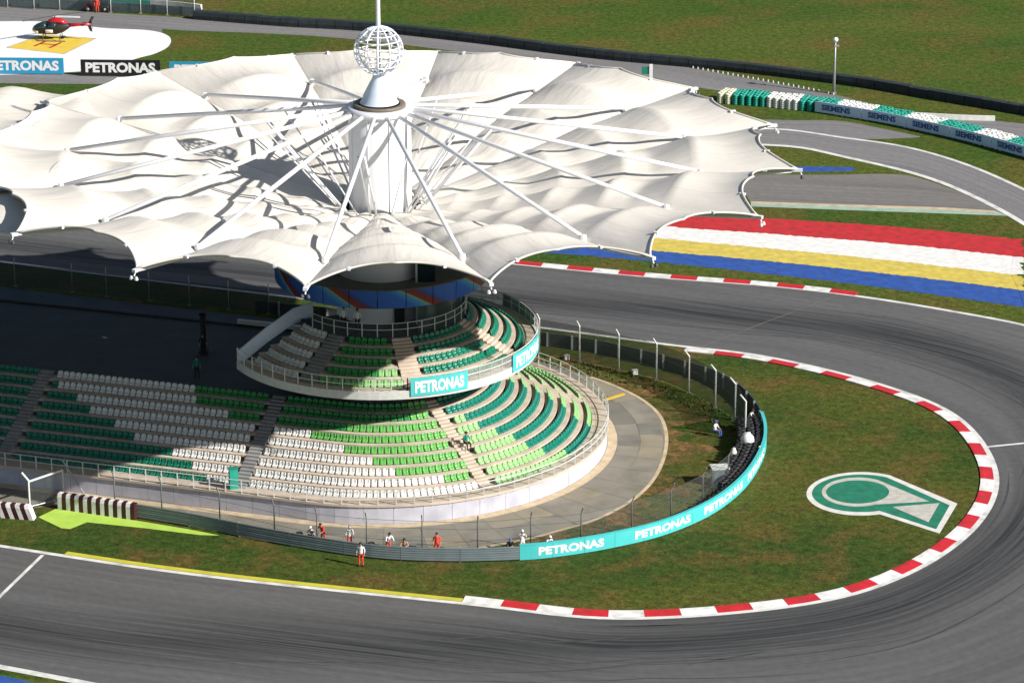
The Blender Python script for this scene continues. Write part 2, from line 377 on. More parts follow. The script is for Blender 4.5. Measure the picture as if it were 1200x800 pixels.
def band_mat():
    m = bpy.data.materials.new("tower band print"); m.use_nodes = True; n = m.node_tree; L = n.links
    b = n.nodes["Principled BSDF"]; b.inputs["Roughness"].default_value = .3
    uv = n.nodes.new("ShaderNodeUVMap"); uv.uv_map = "lane"; sp = n.nodes.new("ShaderNodeSeparateXYZ"); L.new(uv.outputs[0], sp.inputs[0])
    nz = n.nodes.new("ShaderNodeTexNoise"); nz.inputs["Scale"].default_value = .6; L.new(uv.outputs[0], nz.inputs[0])
    a = n.nodes.new("ShaderNodeMath"); a.operation = 'MULTIPLY_ADD'; L.new(sp.outputs[1], a.inputs[0]); a.inputs[1].default_value = .42; L.new(sp.outputs[0], a.inputs[2])
    a2 = n.nodes.new("ShaderNodeMath"); a2.operation = 'MULTIPLY_ADD'; L.new(nz.outputs[0], a2.inputs[0]); a2.inputs[1].default_value = .12; L.new(a.outputs[0], a2.inputs[2])
    f = n.nodes.new("ShaderNodeMath"); f.operation = 'FRACT'; L.new(a2.outputs[0], f.inputs[0])
    r = n.nodes.new("ShaderNodeValToRGB"); e = r.color_ramp.elements
    e[0].position = 0; e[0].color = (.02, .09, .42, 1); e[1].position = 1; e[1].color = (.02, .09, .42, 1)
    for p, c in ((.5, (.02, .12, .5)), (.66, (.05, .30, .55)), (.70, (.26, .34, .14)), (.73, (.16, .03, .025)), (.86, (.17, .015, .025)), (.93, (.02, .05, .2))):
        q = e.new(p); q.color = (*c, 1)
    L.new(f.outputs[0], r.inputs[0]); L.new(r.outputs[0], b.inputs["Base Color"]); return m
M['band'] = band_mat()

def uvlayer(me, name, fn):
    l = me.uv_layers.new(name=name)
    for lp in me.loops: l.data[lp.index].uv = fn(lp.vertex_index)

# ------------------------------------------------------------------ ground sheets
def sheet(name, pts, z, m, kind='structure', parent=None, label=None):
    b = MB(); b.quad([(x, y, z) for x, y in pts]); o = b.build(name, m, parent, fix=False)
    me = o.data
    if me.polygons[0].normal.z < 0: me.flip_normals()
    uvlayer(me, "lane", lambda i: (me.vertices[i].co.x*cos(.3)-me.vertices[i].co.y*sin(.3), me.vertices[i].co.x*sin(.3)+me.vertices[i].co.y*cos(.3)))
    tag(o, label, kind=kind); return o
def ribbon(name, A, B, z, m, ncross=1, parent=None, line=None, kind='structure', label=None):
    """sheet between polylines A and B (world, same count); UV lane = metres along, metres across"""
    n = len(A); v = []; uv = []; uv2 = []; cum = 0; pm = None
    for i in range(n):
        mid = ((A[i][0]+B[i][0])/2, (A[i][1]+B[i][1])/2)
        if pm: cum += hypot(mid[0]-pm[0], mid[1]-pm[1])
        pm = mid; wd = hypot(A[i][0]-B[i][0], A[i][1]-B[i][1])
        for k in range(ncross+1):
            t = k/ncross; v.append((lerp(A[i][0], B[i][0], t), lerp(A[i][1], B[i][1], t), z)); uv.append((cum, t*wd))
            uv2.append((cum, t-(line(i/(n-1)) if line else 0)))
    f = []
    for i in range(n-1):
        for k in range(ncross):
            a = i*(ncross+1)+k; f.append((a, a+1, a+ncross+2, a+ncross+1))
    me = bpy.data.meshes.new(name); me.from_pydata(v, [], f); me.materials.append(m)
    if me.polygons[len(me.polygons)//2].normal.z < 0: me.flip_normals()
    uvlayer(me, "lane", lambda i: uv[i]); uvlayer(me, "line", lambda i: uv2[i])
    o = link(name, me, parent); tag(o, label, kind=kind); return o
def strip(name, path, t0, t1, o0, o1, z, m, n=40, parent=None, kind='structure', label=None):
    A = [path.at(lerp(t0, t1, i/n), o0)[0] for i in range(n+1)]; B = [path.at(lerp(t0, t1, i/n), o1)[0] for i in range(n+1)]
    return ribbon(name, A, B, z, m, 1, parent, kind=kind, label=label)

sheet("ground", [(-2500, -300), (2500, -300), (2500, 5000), (-2500, 5000)], 0, M['grass_far'])
pairs = [((-600, 545), (-600, 670), .7), ((0, 640), (0, 781), .69), ((240, 675), (300, 838), .5), ((540, 707), (600, 885), .3), ((730, 725), (800, 905), .15),
         ((945, 708), (1120, 880), .14), ((1068, 671), (1270, 810), .16), ((1148, 613), (1390, 690), .2), ((1168, 552), (1430, 570), .3), ((1124, 489), (1380, 460), .42),
         ((1032, 450), (1250, 395), .5), ((900, 418), (1100, 362), .55), ((780, 403), (930, 338), .5), ((630, 383), (720, 321), .45), ((360, 350), (400, 288), .35),
         ((0, 306), (0, 240), .3), ((-600, 225), (-600, 150), .3)]
inner = catmull(GL([p[0] for p in pairs]), 10); outer = catmull(GL([p[1] for p in pairs]), 10)
lv = [p[2] for p in pairs]
ribbon("race_track", inner, outer, .006, M['asphalt'], 14, line=lambda t: interp([i/(len(lv)-1) for i in range(len(lv))], lv, t))
sheet("infield_grass", inner, .010, M['grass'])
IN = Path(inner); OUT = Path(outer)
# which side of the inner path is the infield
_p, _t = IN.at(IN.L*.5); 
SIDE = 1 if (IN.at(IN.L*.5, 1)[0][0] < _p[0]) else -1
t_k0 = IN.near(G(546, 708)); t_k1 = IN.near(G(800, 406))
strip("edge_line", IN, 0, IN.L, -SIDE*.12, SIDE*.28, .016, M['line'], 240)
t_y0 = IN.near(G(78, 651))
strip("yellow_line", IN, t_y0, t_k0, SIDE*.33, SIDE*.85, .016, M['yellow'], 60)
t_o0 = 0; t_o1 = OUT.near(G(300, 838))
strip("outer_edge_line", OUT, t_o0, OUT.near(G(800, 905)), -.3, .3, .016, M['line'], 80)
tA = OUT.near(G(600, 309)); tB = OUT.near(G(1000, 346)); tC = OUT.near(G(1300, 405))
strip("outer_edge_line", OUT, tC, tB, -.22, .22, .016, M['line'], 60)
strip("outer_edge_line", OUT, tB, OUT.L, -.15, .15, .016, M['line'], 60)
# transverse timing lines
for a, b in (((50, 650), (-10, 708)), ((1152, 524), (1290, 510))):
    ga, gb = G(*a), G(*b); l = hypot(gb[0]-ga[0], gb[1]-ga[1]); nx, ny = -(gb[1]-ga[1])/l*.13, (gb[0]-ga[0])/l*.13
    sheet("timing_line", [(ga[0]-nx, ga[1]-ny), (gb[0]-nx, gb[1]-ny), (gb[0]+nx, gb[1]+ny), (ga[0]+nx, ga[1]+ny)], .014, M['line'])

def kerb(name, path, t0, t1, side, width, blk, first_red, o_in=.28):
    root = empty(name, kind='structure'); n = int(round(abs(t1-t0)/blk))
    for i in range(n):
        b = MB(); a0 = lerp(t0, t1, i/n)+.012*(1 if t1 > t0 else -1); a1 = lerp(t0, t1, (i+1)/n)-.012*(1 if t1 > t0 else -1)
        h = .085+random.uniform(-.004, .004)
        prof = [(side*o_in, .0), (side*o_in, .025), (side*(o_in+width*.75), h), (side*(o_in+width), h), (side*(o_in+width), .0)]
        b.wallstrip(lambda t, o: path.at(t, o)[0], a0, a1, 2, prof)
        b.build("kerb_block", M['kred'] if (i % 2 == 0) == first_red else M['kwhite'], root)
    return root
kerb("kerb", IN, IN.near(G(588, 714)), t_k1, SIDE, .95, 2.42, True)
kerb("kerb_entry", IN, t_k0, IN.near(G(588, 714)), SIDE, .9, 2.6, False).name = "kerb"
OS = 1 if OUT.at(tA, 1)[0][1] > OUT.at(tA)[0][1] else -1
kerb("kerb", OUT, tA, tB, OS, .85, 2.4, True, .05)

# tyre marks laid along the racing line, paving joints across the lane
M['mark'] = mat("tyre mark rubber", (.052, .053, .055), .8, .25, .8)
M['joint'] = mat("paving joint", (.135, .13, .127), .85, .15, 1)
LV = [i/(len(lv)-1) for i in range(len(lv))]; rm_ = random.Random(21); NI = len(inner)
for k in range(46):
    i0 = rm_.randint(8, NI-30); ln = rm_.randint(5, 22); vo = rm_.uniform(-.22, .26); dv = rm_.uniform(-.10, .10); ww_ = rm_.uniform(.10, .22)
    A = []; B = []
    for j in range(ln+1):
        i = min(i0+j, NI-1); v_ = interp(LV, lv, i/(NI-1))+vo+dv*j/ln; v_ = min(max(v_, .05), .93)
        wd = hypot(outer[i][0]-inner[i][0], outer[i][1]-inner[i][1]); hw2 = ww_/2/wd*sin(pi*(j+.4)/(ln+.8))
        A.append((lerp(inner[i][0], outer[i][0], v_-hw2), lerp(inner[i][1], outer[i][1], v_-hw2))); B.append((lerp(inner[i][0], outer[i][0], v_+hw2), lerp(inner[i][1], outer[i][1], v_+hw2)))
    ribbon("tyre_mark", A, B, .010+.0005*(k % 6), M['mark'])
for fr in (.735,):
    i = int(fr*(NI-1)); a, c = inner[i], outer[i]; l = hypot(c[0]-a[0], c[1]-a[1]); nx, ny = -(c[1]-a[1])/l*.05, (c[0]-a[0])/l*.05
    sheet("paving_joint", [(a[0]-nx, a[1]-ny), (c[0]-nx, c[1]-ny), (c[0]+nx, c[1]+ny), (a[0]+nx, a[1]+ny)], .0095, M['joint'])

# painted stripes beyond the far straight
bb = catmull(GL([(560, 289), (640, 296), (760, 306), (900, 321), (1050, 339), (1205, 361)]), 8)
b1 = catmull(GL([(560, 272), (640, 280), (760, 293), (900, 306), (1050, 322), (1198, 340)]), 8)
b2 = catmull(GL([(560, 259), (640, 266), (780, 280), (900, 291), (1050, 306), (1189, 322)]), 8)
b3 = catmull(GL([(560, 246), (640, 253), (800, 267), (900, 274), (1050, 286), (1191, 301)]), 8)
b4 = catmull(GL([(560, 235), (640, 240), (800, 252), (900, 256), (1050, 266), (1190, 280)]), 8)
rg = random.Random(11)
def fray(pts):
    out = []
    for a, c in zip(pts, pts[1:]):
        n_ = max(int(hypot(c[0]-a[0], c[1]-a[1])/.45), 1)
        for k in range(n_): out.append((lerp(a[0], c[0], k/n_), lerp(a[1], c[1], k/n_)+rg.uniform(-.10, .10)))
    return out+[pts[-1]]
def resamp(pts, n_=180):
    pa_ = Path(pts); return [pa_.at(pa_.L*i/n_)[0] for i in range(n_+1)]
bb, b1, b2, b3, b4 = [[(x, y+rg.uniform(-.12, .12)) for x, y in resamp(q_)] for q_ in (bb, b1, b2, b3, b4)]
def ragged(pts, k): return pts[:-1]+[(pts[-1][0]+k, pts[-1][1])]
for nm, a, b, m, k in (("blue_stripe", bb, b1, 'pblue', .8), ("yellow_stripe", b1, b2, 'pyel', -.5), ("white_stripe", b2, b3, 'pwhite', .2), ("red_stripe", b3, b4, 'pred', .4)):
    ribbon(nm, a, b, {'blue_stripe': .006, 'yellow_stripe': .010, 'white_stripe': .014, 'red_stripe': .018}[nm], M[m], 1)
    for j in range(9):          # brushed-out right end of each band
        t_ = (j+.5)/9; x_, y_ = lerp(a[-1][0], b[-1][0], t_), lerp(a[-1][1], b[-1][1], t_); hh = abs(b[-1][1]-a[-1][1])/18*.96
        ex = rg.uniform(.1, .9)+(k if k > 0 else 0); sheet("stripe_end", [(x_-.3, y_-hh), (x_+ex*.8, y_-hh), (x_+ex, y_), (x_+ex*.7, y_+hh), (x_-.3, y_+hh)], .022, M[m])
b = MB(); b.quad([(x, y, .004) for x, y in GL([(-40, 790), (0, 791), (30, 797), (60, 806), (-40, 806)])]); tag(b.build("blue_patch", M['pblue']), kind='structure')

# run-off and service roads at upper right
rl = catmull(GL([(880, 238), (1000, 243), (1100, 247), (1170, 250), (1190, 256)]), 6)
ru = catmull(GL([(860, 204), (960, 205), (1040, 204), (1075, 208), (1130, 227)]), 6)
ribbon("run_off_road", rl, ru, .004, M['runoff'], 4)
gA = catmull(GL([(880, 236), (1000, 240), (1100, 243), (1165, 247)]), 6); gB = catmull(GL([(880, 238.5), (1000, 242.5), (1100, 246), (1172, 249.5)]), 6)
gC = catmull(GL([(880, 242), (1000, 246.5), (1100, 250), (1182, 253)]), 6)
ribbon("sandy_edge_line", gA, gB, .008, M['gutter']); ribbon("pale_green_edge_line", gB, gC, .008, mat("pale green paint", (.3, .42, .34), .8, .15, 1))
ru2 = catmull(GL([(880, 140), (930, 141), (985, 142), (1030, 150), (1078, 160)]), 6); rl2 = catmull(GL([(880, 160), (930, 158), (985, 162), (1030, 163), (1078, 161)]), 6)
ribbon("service_road", ru2, rl2, .004, M['road'], 2)
tu = catmull(GL([(840, 150), (920, 152), (985, 161), (1060, 172), (1130, 192), (1200, 222), (1300, 272), (1420, 345)]), 8)
tl = catmull(GL([(840, 168), (930, 172), (990, 184), (1070, 203), (1130, 225), (1200, 262), (1300, 330), (1380, 400)]), 8)
ribbon("service_track", tu, tl, .007, M['road'], 4)
pu, plw = Path(tu), Path(tl)
strip("white_edge_line", pu, 0, pu.L, -.22, .22, .012, M['line'], 60); strip("white_edge_line", plw, 0, plw.L, -.3, .3, .012, M['line'], 60)
sheet("blue_patch", GL([(930, 195), (1000, 196), (1002, 200), (930, 202)]), .005, M['pblue'])
# far service road
fu = catmull(GL([(-200, 0), (0, 7), (100, 14), (200, 20), (300, 27), (400, 33), (533, 47), (667, 63), (760, 71), (800, 78), (900, 96), (977, 111), (1070, 132), (1200, 145), (1350, 160)]), 6)
fl = catmull(GL([(-200, 12), (0, 18), (100, 25), (200, 35), (300, 39), (400, 45), (533, 60), (667, 78), (760, 90), (800, 100), (880, 112), (960, 128), (1060, 150), (1200, 180), (1350, 215)]), 6)
ribbon("far_service_road", fu, fl, .004, M['road'], 4)
sheet("pad_road", GL([(-60, 12), (0, 15), (110, 22), (190, 33), (190, 40), (100, 36), (0, 30), (-60, 30)]), .008, M['road'])
sheet("white_road_mark", GL([(62, 18.5), (94, 19.5), (94, 21.5), (62, 20.5)]), .013, M['line'])
sheet("helipad", [p[:2] for p in catmull(GL([(-200, 40), (-60, 28), (0, 25.5), (60, 26), (120, 33), (175, 36), (198, 43), (198, 54), (182, 63), (160, 69), (130, 79), (95, 84), (0, 88), (-200, 92)]), 6)], .012, M['pad'])
sheet("helipad_square", GL([(8, 56), (50, 41), (112, 45.5), (75, 63.5)]), .016, M['padyel'])
for ln in (((8, 56), (50, 41)), ((50, 41), (112, 45.5)), ((112, 45.5), (75, 63.5)), ((75, 63.5), (8, 56))):
    a, c = G(*ln[0]), G(*ln[1]); l = hypot(c[0]-a[0], c[1]-a[1]); nx, ny = -(c[1]-a[1])/l*.1, (c[0]-a[0])/l*.1
    sheet("helipad_border", [(a[0]-nx, a[1]-ny), (c[0]-nx, c[1]-ny), (c[0]+nx, c[1]+ny), (a[0]+nx, a[1]+ny)], .020, M['gutter'])
for ln in (((40, 54.5), (54, 48.5)), ((58, 56.5), (72, 50)), ((47, 51.5), (66, 53))):
    a, c = G(*ln[0]), G(*ln[1]); l = hypot(c[0]-a[0], c[1]-a[1]); nx, ny = -(c[1]-a[1])/l*.18, (c[0]-a[0])/l*.18
    sheet("helipad_letter", [(a[0]-nx, a[1]-ny), (c[0]-nx, c[1]-ny), (c[0]+nx, c[1]+ny), (a[0]+nx, a[1]+ny)], .021, M['kred'])
sheet("pad_road", GL([(-100, 89), (0, 87), (80, 87), (155, 87), (160, 93), (130, 99), (30, 98), (-100, 97)]), .010, M['road'])

# concrete apron round the stand, soil rim, gutter
ap = [(-600, 470), (-200, 545), (0, 592), (75, 592), (160, 600), (300, 627), (420, 641), (500, 646), (560, 642), (620, 631), (650, 623), (700, 608), (745, 583), (770, 555), (781, 520), (775, 490), (752, 468), (715, 450), (680, 438), (640, 425), (560, 405)]
apc = catmull(GL(ap), 6)
sheet("apron", apc+GL([(400, 385), (200, 362), (0, 338), (-600, 255)]), .014, M['concrete'])
APP = Path(apc)
def inside(x, y, poly):
    c = False; j = len(poly)-1
    for i in range(len(poly)):
        xi, yi = poly[i]; xj, yj = poly[j]
        if (yi > y) != (yj > y) and x < (xj-xi)*(y-yi)/(yj-yi)+xi: c = not c
        j = i
    return c
slabs = empty("apron_slabs", kind='structure'); apoly = apc+GL([(400, 385), (200, 362), (0, 338), (-600, 255)])
def rout(a):
    r = 17.6
    while inside(-9.6+(r+.35)*cos(a), 226.9+(r+.35)*sin(a), apoly) and r < 30: r += .1
    return r
rs_ = random.Random(5); a_ = radians(-104)
while a_ < radians(48):
    da = radians(rs_.uniform(6.5, 8.5)); e = radians(.06); a0, a1 = a_+e, a_+da-e; a_ += da
    ro = [rout(lerp(a0, a1, k/4)) for k in range(5)]; rm = min(ro)
    cuts = [17.55, min(17.55+(rm-17.55)*.5, rm)] if rm > 20 else [17.55]
    for ci, c0 in enumerate(cuts):
        last = ci == len(cuts)-1; b = MB(); v = [(-9.6+c0*cos(lerp(a0, a1, k/4)), 226.9+c0*sin(lerp(a0, a1, k/4)), .028) for k in range(5)]
        o_ = [ro[k] if last else cuts[ci+1]-.04 for k in range(5)]
        v += [(-9.6+o_[k]*cos(lerp(a0, a1, k/4)), 226.9+o_[k]*sin(lerp(a0, a1, k/4)), .028) for k in range(4, -1, -1)]
        b.quad(v); o = b.build("slab", M[rs_.choice(['concrete', 'concrete', 'concrete_b', 'concrete_c'])], slabs, fix=False)
        if o.data.polygons[0].normal.z < 0: o.data.flip_normals()
sheet("yard_shade_sheet", GL([(-600, 252), (0, 336), (200, 360), (400, 383), (470, 392), (470, 470), (0, 470), (-600, 400)]), .02, M['deck'])  # dark sheet laid over the apron; shade behind the deck painted in
# painted emblem on the infield: ring with a tail, pale and green layers
def emblem(pts, z, m, closed_spline=True):
    p = [q[:2] for q in catmull(GL(pts+[pts[0]]), 6)][:-1] if closed_spline else GL(pts)
    sheet("painted_emblem", p, z, M[m])
def body_(cx, cy, rx, ry, t1, t2, t3, t4):
    n_ = 30; out = []
    for k in range(n_+1):
        a = lerp(radians(75), radians(285+20), k/n_); out.append((cx+rx*cos(a), cy+ry*sin(a)))
    return out
def drop(cx, cy, rx, ry, tail):
    out = []; n_ = 36
    a0, a1 = tail[0], tail[1]
    for k in range(n_+1):
        a = radians(lerp(a0, a1, k/n_)); out.append((cx+rx*cos(a), cy+ry*sin(a)))
    return out+tail[2]
emblem(drop(1009, 578.5, 64, 25.5, (70, 302, [(1122, 590), (1101, 625)])), .020, 'pemb', False)
emblem(drop(1009, 578, 57.5, 22, (68, 302, [(1113, 592), (1097, 620)])), .024, 'pgreen', False)
emblem(drop(1005, 576.5, 42, 17, (60, 305, [(1089, 587.5)])), .028, 'pgrey', False)
emblem([(1005+37*cos(radians(a)), 576.5+13.6*sin(radians(a))) for a in range(0, 360, 10)], .032, 'pgreen', False)
emblem([(1046, 594), (1101, 589.5), (1088, 612)], .032, 'pgrey', False)
s0 = APP.near(G(600, 635)); s1 = APP.near(G(600, 415))
sgn = 1 if APP.at(APP.near(G(781, 520)), 1)[0][0] > APP.at(APP.near(G(781, 520)))[0][0] else -1
A = []; B = []
for i in range(121):
    t = lerp(s0, s1, i/120); A.append(APP.at(t, -sgn*.05)[0]); B.append(APP.at(t, sgn*(2.0+1.4*sin(i*.37)+.9*sin(i*.9+1)))[0])
ribbon("soil_rim", A, B, .018, M['grass_mud'], 2)
strip("apron_edge_line", APP, APP.near(G(560, 642)), APP.near(G(690, 442)), -.14, .14, .026, M['gutter'], 90)

# ------------------------------------------------------------------ lower grandstand
T = (-9.6, 226.9); A0 = radians(-107); ALF = radians(17)
U = (-cos(ALF), sin(ALF)); N = (-sin(ALF), -cos(ALF))
def PL(t, off):
    if t <= 0: return (T[0]+N[0]*off-U[0]*t, T[1]+N[1]*off-U[1]*t)
    a = A0+t/16.0; return (T[0]+off*cos(a), T[1]+off*sin(a))
def PLdir(t): return atan2(N[1], N[0]) if t <= 0 else A0+t/16.0
TS, TE = -34.0, 50.0
ROWS, PITCHR, RISE, R0, Z0 = 9, .97, .45, 15.45, 1.45
AISLES = [(-23.9, .5), (-5.4, .5), (13.1, .45), (33.4, .5)]
st = empty("grandstand", "long low grandstand of white, green and lime seats curving round the tower foot", "grandstand", (T[0], T[1], 0))
def rel(o): o.location = (-T[0], -T[1], 0); return o     # geometry given in world coordinates under the stand's origin
def SB(name, b, m, smooth=False, root=st): return rel(b.build(name, m, root, smooth))
strip2 = lambda name, o0, o1, z, m, t0=TS, t1=TE: rel(ribbon(name, [PL(lerp(t0, t1, i/150), o0) for i in range(151)], [PL(lerp(t0, t1, i/150), o1) for i in range(151)], z, m, 1, st, kind=None))
# gutter beside the wall
ribbon("gutter", [PL(lerp(TS, TE, i/150), 16.8) for i in range(151)], [PL(lerp(TS, TE, i/150), 17.5) for i in range(151)], .022, M['gutter'])
for q in ((-40, -39),): pass
# front wall panels
npan = 42
for i in range(npan):
    t0, t1 = lerp(TS, TE, i/npan)+.012, lerp(TS, TE, (i+1)/npan)-.012
    b = MB(); b.wallstrip(PL, t0, t1, 2, [(16.55, 0), (16.75, 0), (16.75+random.uniform(0, .012), 1.42), (16.55, 1.42)])
    SB("wall_panel", b, M['wall'])
b = MB(); b.wallstrip(PL, TS, TE, 150, [(15.9, 1.3), (16.86, 1.3), (16.86, 1.47), (15.9, 1.47)]); SB("walkway", b, M['tread'])
# terraces
for i in range(ROWS):
    off = R0-i*PITCHR; z = Z0+i*RISE
    b = MB(); b.wallstrip(PL, TS, TE, 110, [(off-PITCHR+.5, z-.14), (off+.46, z-.14), (off+.46, z), (off-PITCHR+.5, z)])
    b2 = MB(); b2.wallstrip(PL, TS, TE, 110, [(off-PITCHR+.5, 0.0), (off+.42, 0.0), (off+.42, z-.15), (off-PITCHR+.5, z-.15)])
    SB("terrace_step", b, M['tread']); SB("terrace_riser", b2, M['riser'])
# back wall and concourse deck
zt = Z0+(ROWS-1)*RISE
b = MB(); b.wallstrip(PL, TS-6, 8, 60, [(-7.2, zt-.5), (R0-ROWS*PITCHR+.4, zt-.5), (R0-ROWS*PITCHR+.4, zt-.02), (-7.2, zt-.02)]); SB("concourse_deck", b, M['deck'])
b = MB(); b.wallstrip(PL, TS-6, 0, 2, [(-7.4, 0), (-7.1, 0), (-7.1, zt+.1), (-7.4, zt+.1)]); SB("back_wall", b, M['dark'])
b = MB(); b.wallstrip(PL, -14.5, 0, 2, [(-7.45, zt+.12), (-7.2, zt+.12), (-7.2, zt+.45), (-7.45, zt+.45)]); SB("parapet", b, M['pale'])
b = MB(); b.lathe((T[0], T[1], 0), [(7.1, 0), (7.1, 6.9)], 48); SB("core_wall", b, M['riser'], True)
# stairs
stair_mb = MB()
for ta, hw in AISLES:
    for i in range(ROWS):
        off = R0-i*PITCHR; z = Z0+i*RISE
        for k in range(3):
            o1 = off+.46-k*PITCHR/3+.03; o0 = o1-PITCHR/3-.03; zz = z+RISE*(k+1)/3-.02
            b = MB(); hh = hw*(16/max(off, 5) if ta > 0 else 1)
            b.wallstrip(PL, ta-hh, ta+hh, 2, [(o0, z-.3), (o1, z-.3), (o1, zz-.1), (o0, zz-.1)])
            SB("stair_step", b, M['stair' if ta < 0 else 'tread'])
# seats
def seat_mesh(m):
    b = MB(); W = .205; prof = [(.15, .10), (.02, .17), (-.09, .18), (-.13, .30), (-.17, .43), (-.20, .52)]
    cols = [-1, -.5, .5, 1]; base = []
    for j, (y, z) in enumerate(prof):
        for c in cols:
            lift = .05*c*c if j < 3 else -.05*c*c*(j-3)/2; fw = .07*c*c if j >= 3 else 0
            ww = W*(.94, 1, 1, 1, .96, .66)[j]
            b.v.append((c*ww, y+fw, z+lift))
    for j in range(5):
        for k in range(3):
            b.f.append((j*4+k, j*4+k+1, j*4+k+5, j*4+k+4)); b.m.append(0)
    n = len(b.v)                                    # rear face gives the shell its thickness
    for j, (y, z) in enumerate(prof):
        for c in (-1, 1): b.v.append((c*W*(.94, 1, 1, 1, .96, .66)[j], y-.05, z-.08 if j < 3 else z-.04))
    for j in range(5): b.f.append((n+j*2, n+j*2+2, n+j*2+3, n+j*2+1)); b.m.append(0)
    for j in range(5):
        b.f.append((j*4, j*4+4, n+j*2+2, n+j*2)); b.m.append(0); b.f.append((j*4+3, n+j*2+1, n+j*2+3, j*4+7)); b.m.append(0)
    b.f.append((20, 21, 22, 23, n+11, n+10)); b.m.append(0); b.f.append((0, n, n+1, 3, 2, 1)); b.m.append(0)
    return b.mesh("seat", [m], smooth=True)
SK = ['W', 'E', 'G', 'M', 'L', 'T']
SEATM = {k: seat_mesh(M['s'+k]) for k in SK}
def lower_colour(i, t, x, y):
    if t < AISLES[1][0]:
        a = [237, 228, 198, 155, 133, 103, 88, 67, 60][i]; bx = {8: 225, 7: 232, 6: 270}.get(i, 999)
        return 'E' if x < a else ('W' if x < bx else 'G')
    if t < AISLES[2][0]:
        w_ = [999, 520, 462, 435, 403, 362, 0, 0, 0][i]
        if x < w_: return 'W'
        if i >= 7: return 'G' if x < 480 else 'M'
        if i == 6: return 'G' if x < 404 else 'M'
        return 'M'
    e = [664, 638, 620, 602, 583, 562, 543, 523, 505][i]; yy = [499, 490, 475, 466, 457, 452, 447, 440, 430][i]
    if t > AISLES[3][0]: return 'L'
    if x < e and y > yy: return 'L'
    return 'L' if y < yy else 'T'
seats = []
for i in range(ROWS):
    off = R0-i*PITCHR; z = Z0+i*RISE
    t = TS
    while t < TE:
        step = .48 if t <= 0 else .48*16/off
        tm = t+step/2; t += step
        if any(abs(tm-a) < (h if a < 0 else h*16/max(off, 5))+.24 for a, h in AISLES): continue
        q = PL(tm, off); px, py = P(q[0], q[1], z+.3)
        seats.append((q, z, PLdir(tm), lower_colour(i, tm, px, py), px, py))
vis = [s for s in seats if 0 < s[4] < 1200]
vis.sort(key=lambda s: s[0][1]**2+s[0][0]**2+(CAMH-s[1])**2)
single = set(id(s) for s in vis[:296])
rest = MB()
def seat_into(mb, me, q, z, rz, mi):
    c, s = cos(rz), sin(rz); b0 = len(mb.v)
    for v in me.vertices: mb.v.append((q[0]+v.co.x*c-v.co.y*s, q[1]+v.co.x*s+v.co.y*c, z+v.co.z))
    for p in me.polygons: mb.f.append(tuple(b0+k for k in p.vertices)); mb.m.append(mi)
for s in seats:
    q, z, d, k, px, py = s; rz = d-pi/2+random.uniform(-.02, .02)
    if id(s) in single: link("seat", SEATM[k], st, (q[0]-T[0], q[1]-T[1], z), rz)
    else: seat_into(rest, SEATM[k], q, z, rz, SK.index(k))
o = SB("seat_rows", rest, [M['s'+k] for k in SK], True); o["kind"] = "stuff"
# railing on the wall top
def railing(root, fn, t0, t1, off, z, h, step, m, net=None, rr=.035, nm="railing", posts=True, rails=(1.0, .55)):
    n = int(round(abs(t1-t0)/step))
    if posts:
        for i in range(n+1):
            q = fn(lerp(t0, t1, i/n), off); b = MB(); b.box((q[0], q[1], z+h/2-.1), (.075, .075, h+.2)); rel(b.build("railing_post", m, root))
    for k in rails:
        b = MB(); pts = []
        nn = max(int(abs(t1-t0)/.5), 2)
        for i in range(nn+1):
            q = fn(lerp(t0, t1, i/nn), off); pts.append((q[0], q[1], z+h*k))
        b.tube(pts, rr, 5); rel(b.build("rail", m, root))
    if net:
        nn = max(int(abs(t1-t0)/.5), 2); v = []; uv = []
        for i in range(nn+1):
            t = lerp(t0, t1, i/nn); q = fn(t, off-.02)
            for kk, zz in enumerate((z+.05, z+h-.03)): v.append((q[0], q[1], zz)); uv.append((t, zz))
        me = bpy.data.meshes.new("netting"); me.from_pydata(v, [], [(i*2, i*2+2, i*2+3, i*2+1) for i in range(nn)]); me.materials.append(net)
        uvlayer(me, "lane", lambda i: uv[i]); rel(link("netting", me, root))
railing(st, PL, TS, TE, 16.80, 1.45, 1.0, 1.22, M['pale'], M['net'])

# ------------------------------------------------------------------ tower
tw = empty("tower", "white cylindrical tower with coloured ring, steel globe and tall mast above the canopy", "tower", (T[0], T[1], 0))
O = (0, 0, 0)
b = MB(); b.lathe(O, [(3.35, 0), (3.35, 16.2), (3.3, 16.25), (2.3, 16.6)], 48); b.build("lower_shaft", M['shaft'], tw, True)
b = MB(); b.lathe(O, [(2.28, 16.3), (2.28, 25.2), (2.2, 25.3)], 48); b.build("upper_shaft", M['shaft'], tw, True)
for a in (-150, -110, -70, -30, 30, 90, 150):
    b = MB(); b.box((2.3*cos(radians(a)), 2.3*sin(radians(a)), 21.7), (.1, .09, 7.2), radians(a)); b.build("cladding_rib", M['steel'], tw)
b = MB(); b.box((3.35, -1.0, 9.2), (1.3, 4.6, 13.6)); b.build("lift_shaft", M['glass'], tw)
b = MB(); b.box((2.66, -3.2, 9.2), (.14, .3, 13.7)); b.build("lift_frame", M['steel'], tw)
b = MB(); b.lathe(O, [(5.9, 9.9), (5.9, 12.75)], 40, 0, radians(-62), radians(110)); b.build("lounge_glazing", M['glass'], tw, True)
b = MB(); b.box((1.4, -3.38, 11.2), (.75, .12, 2.1)); b.build("door", M['dark'], tw)
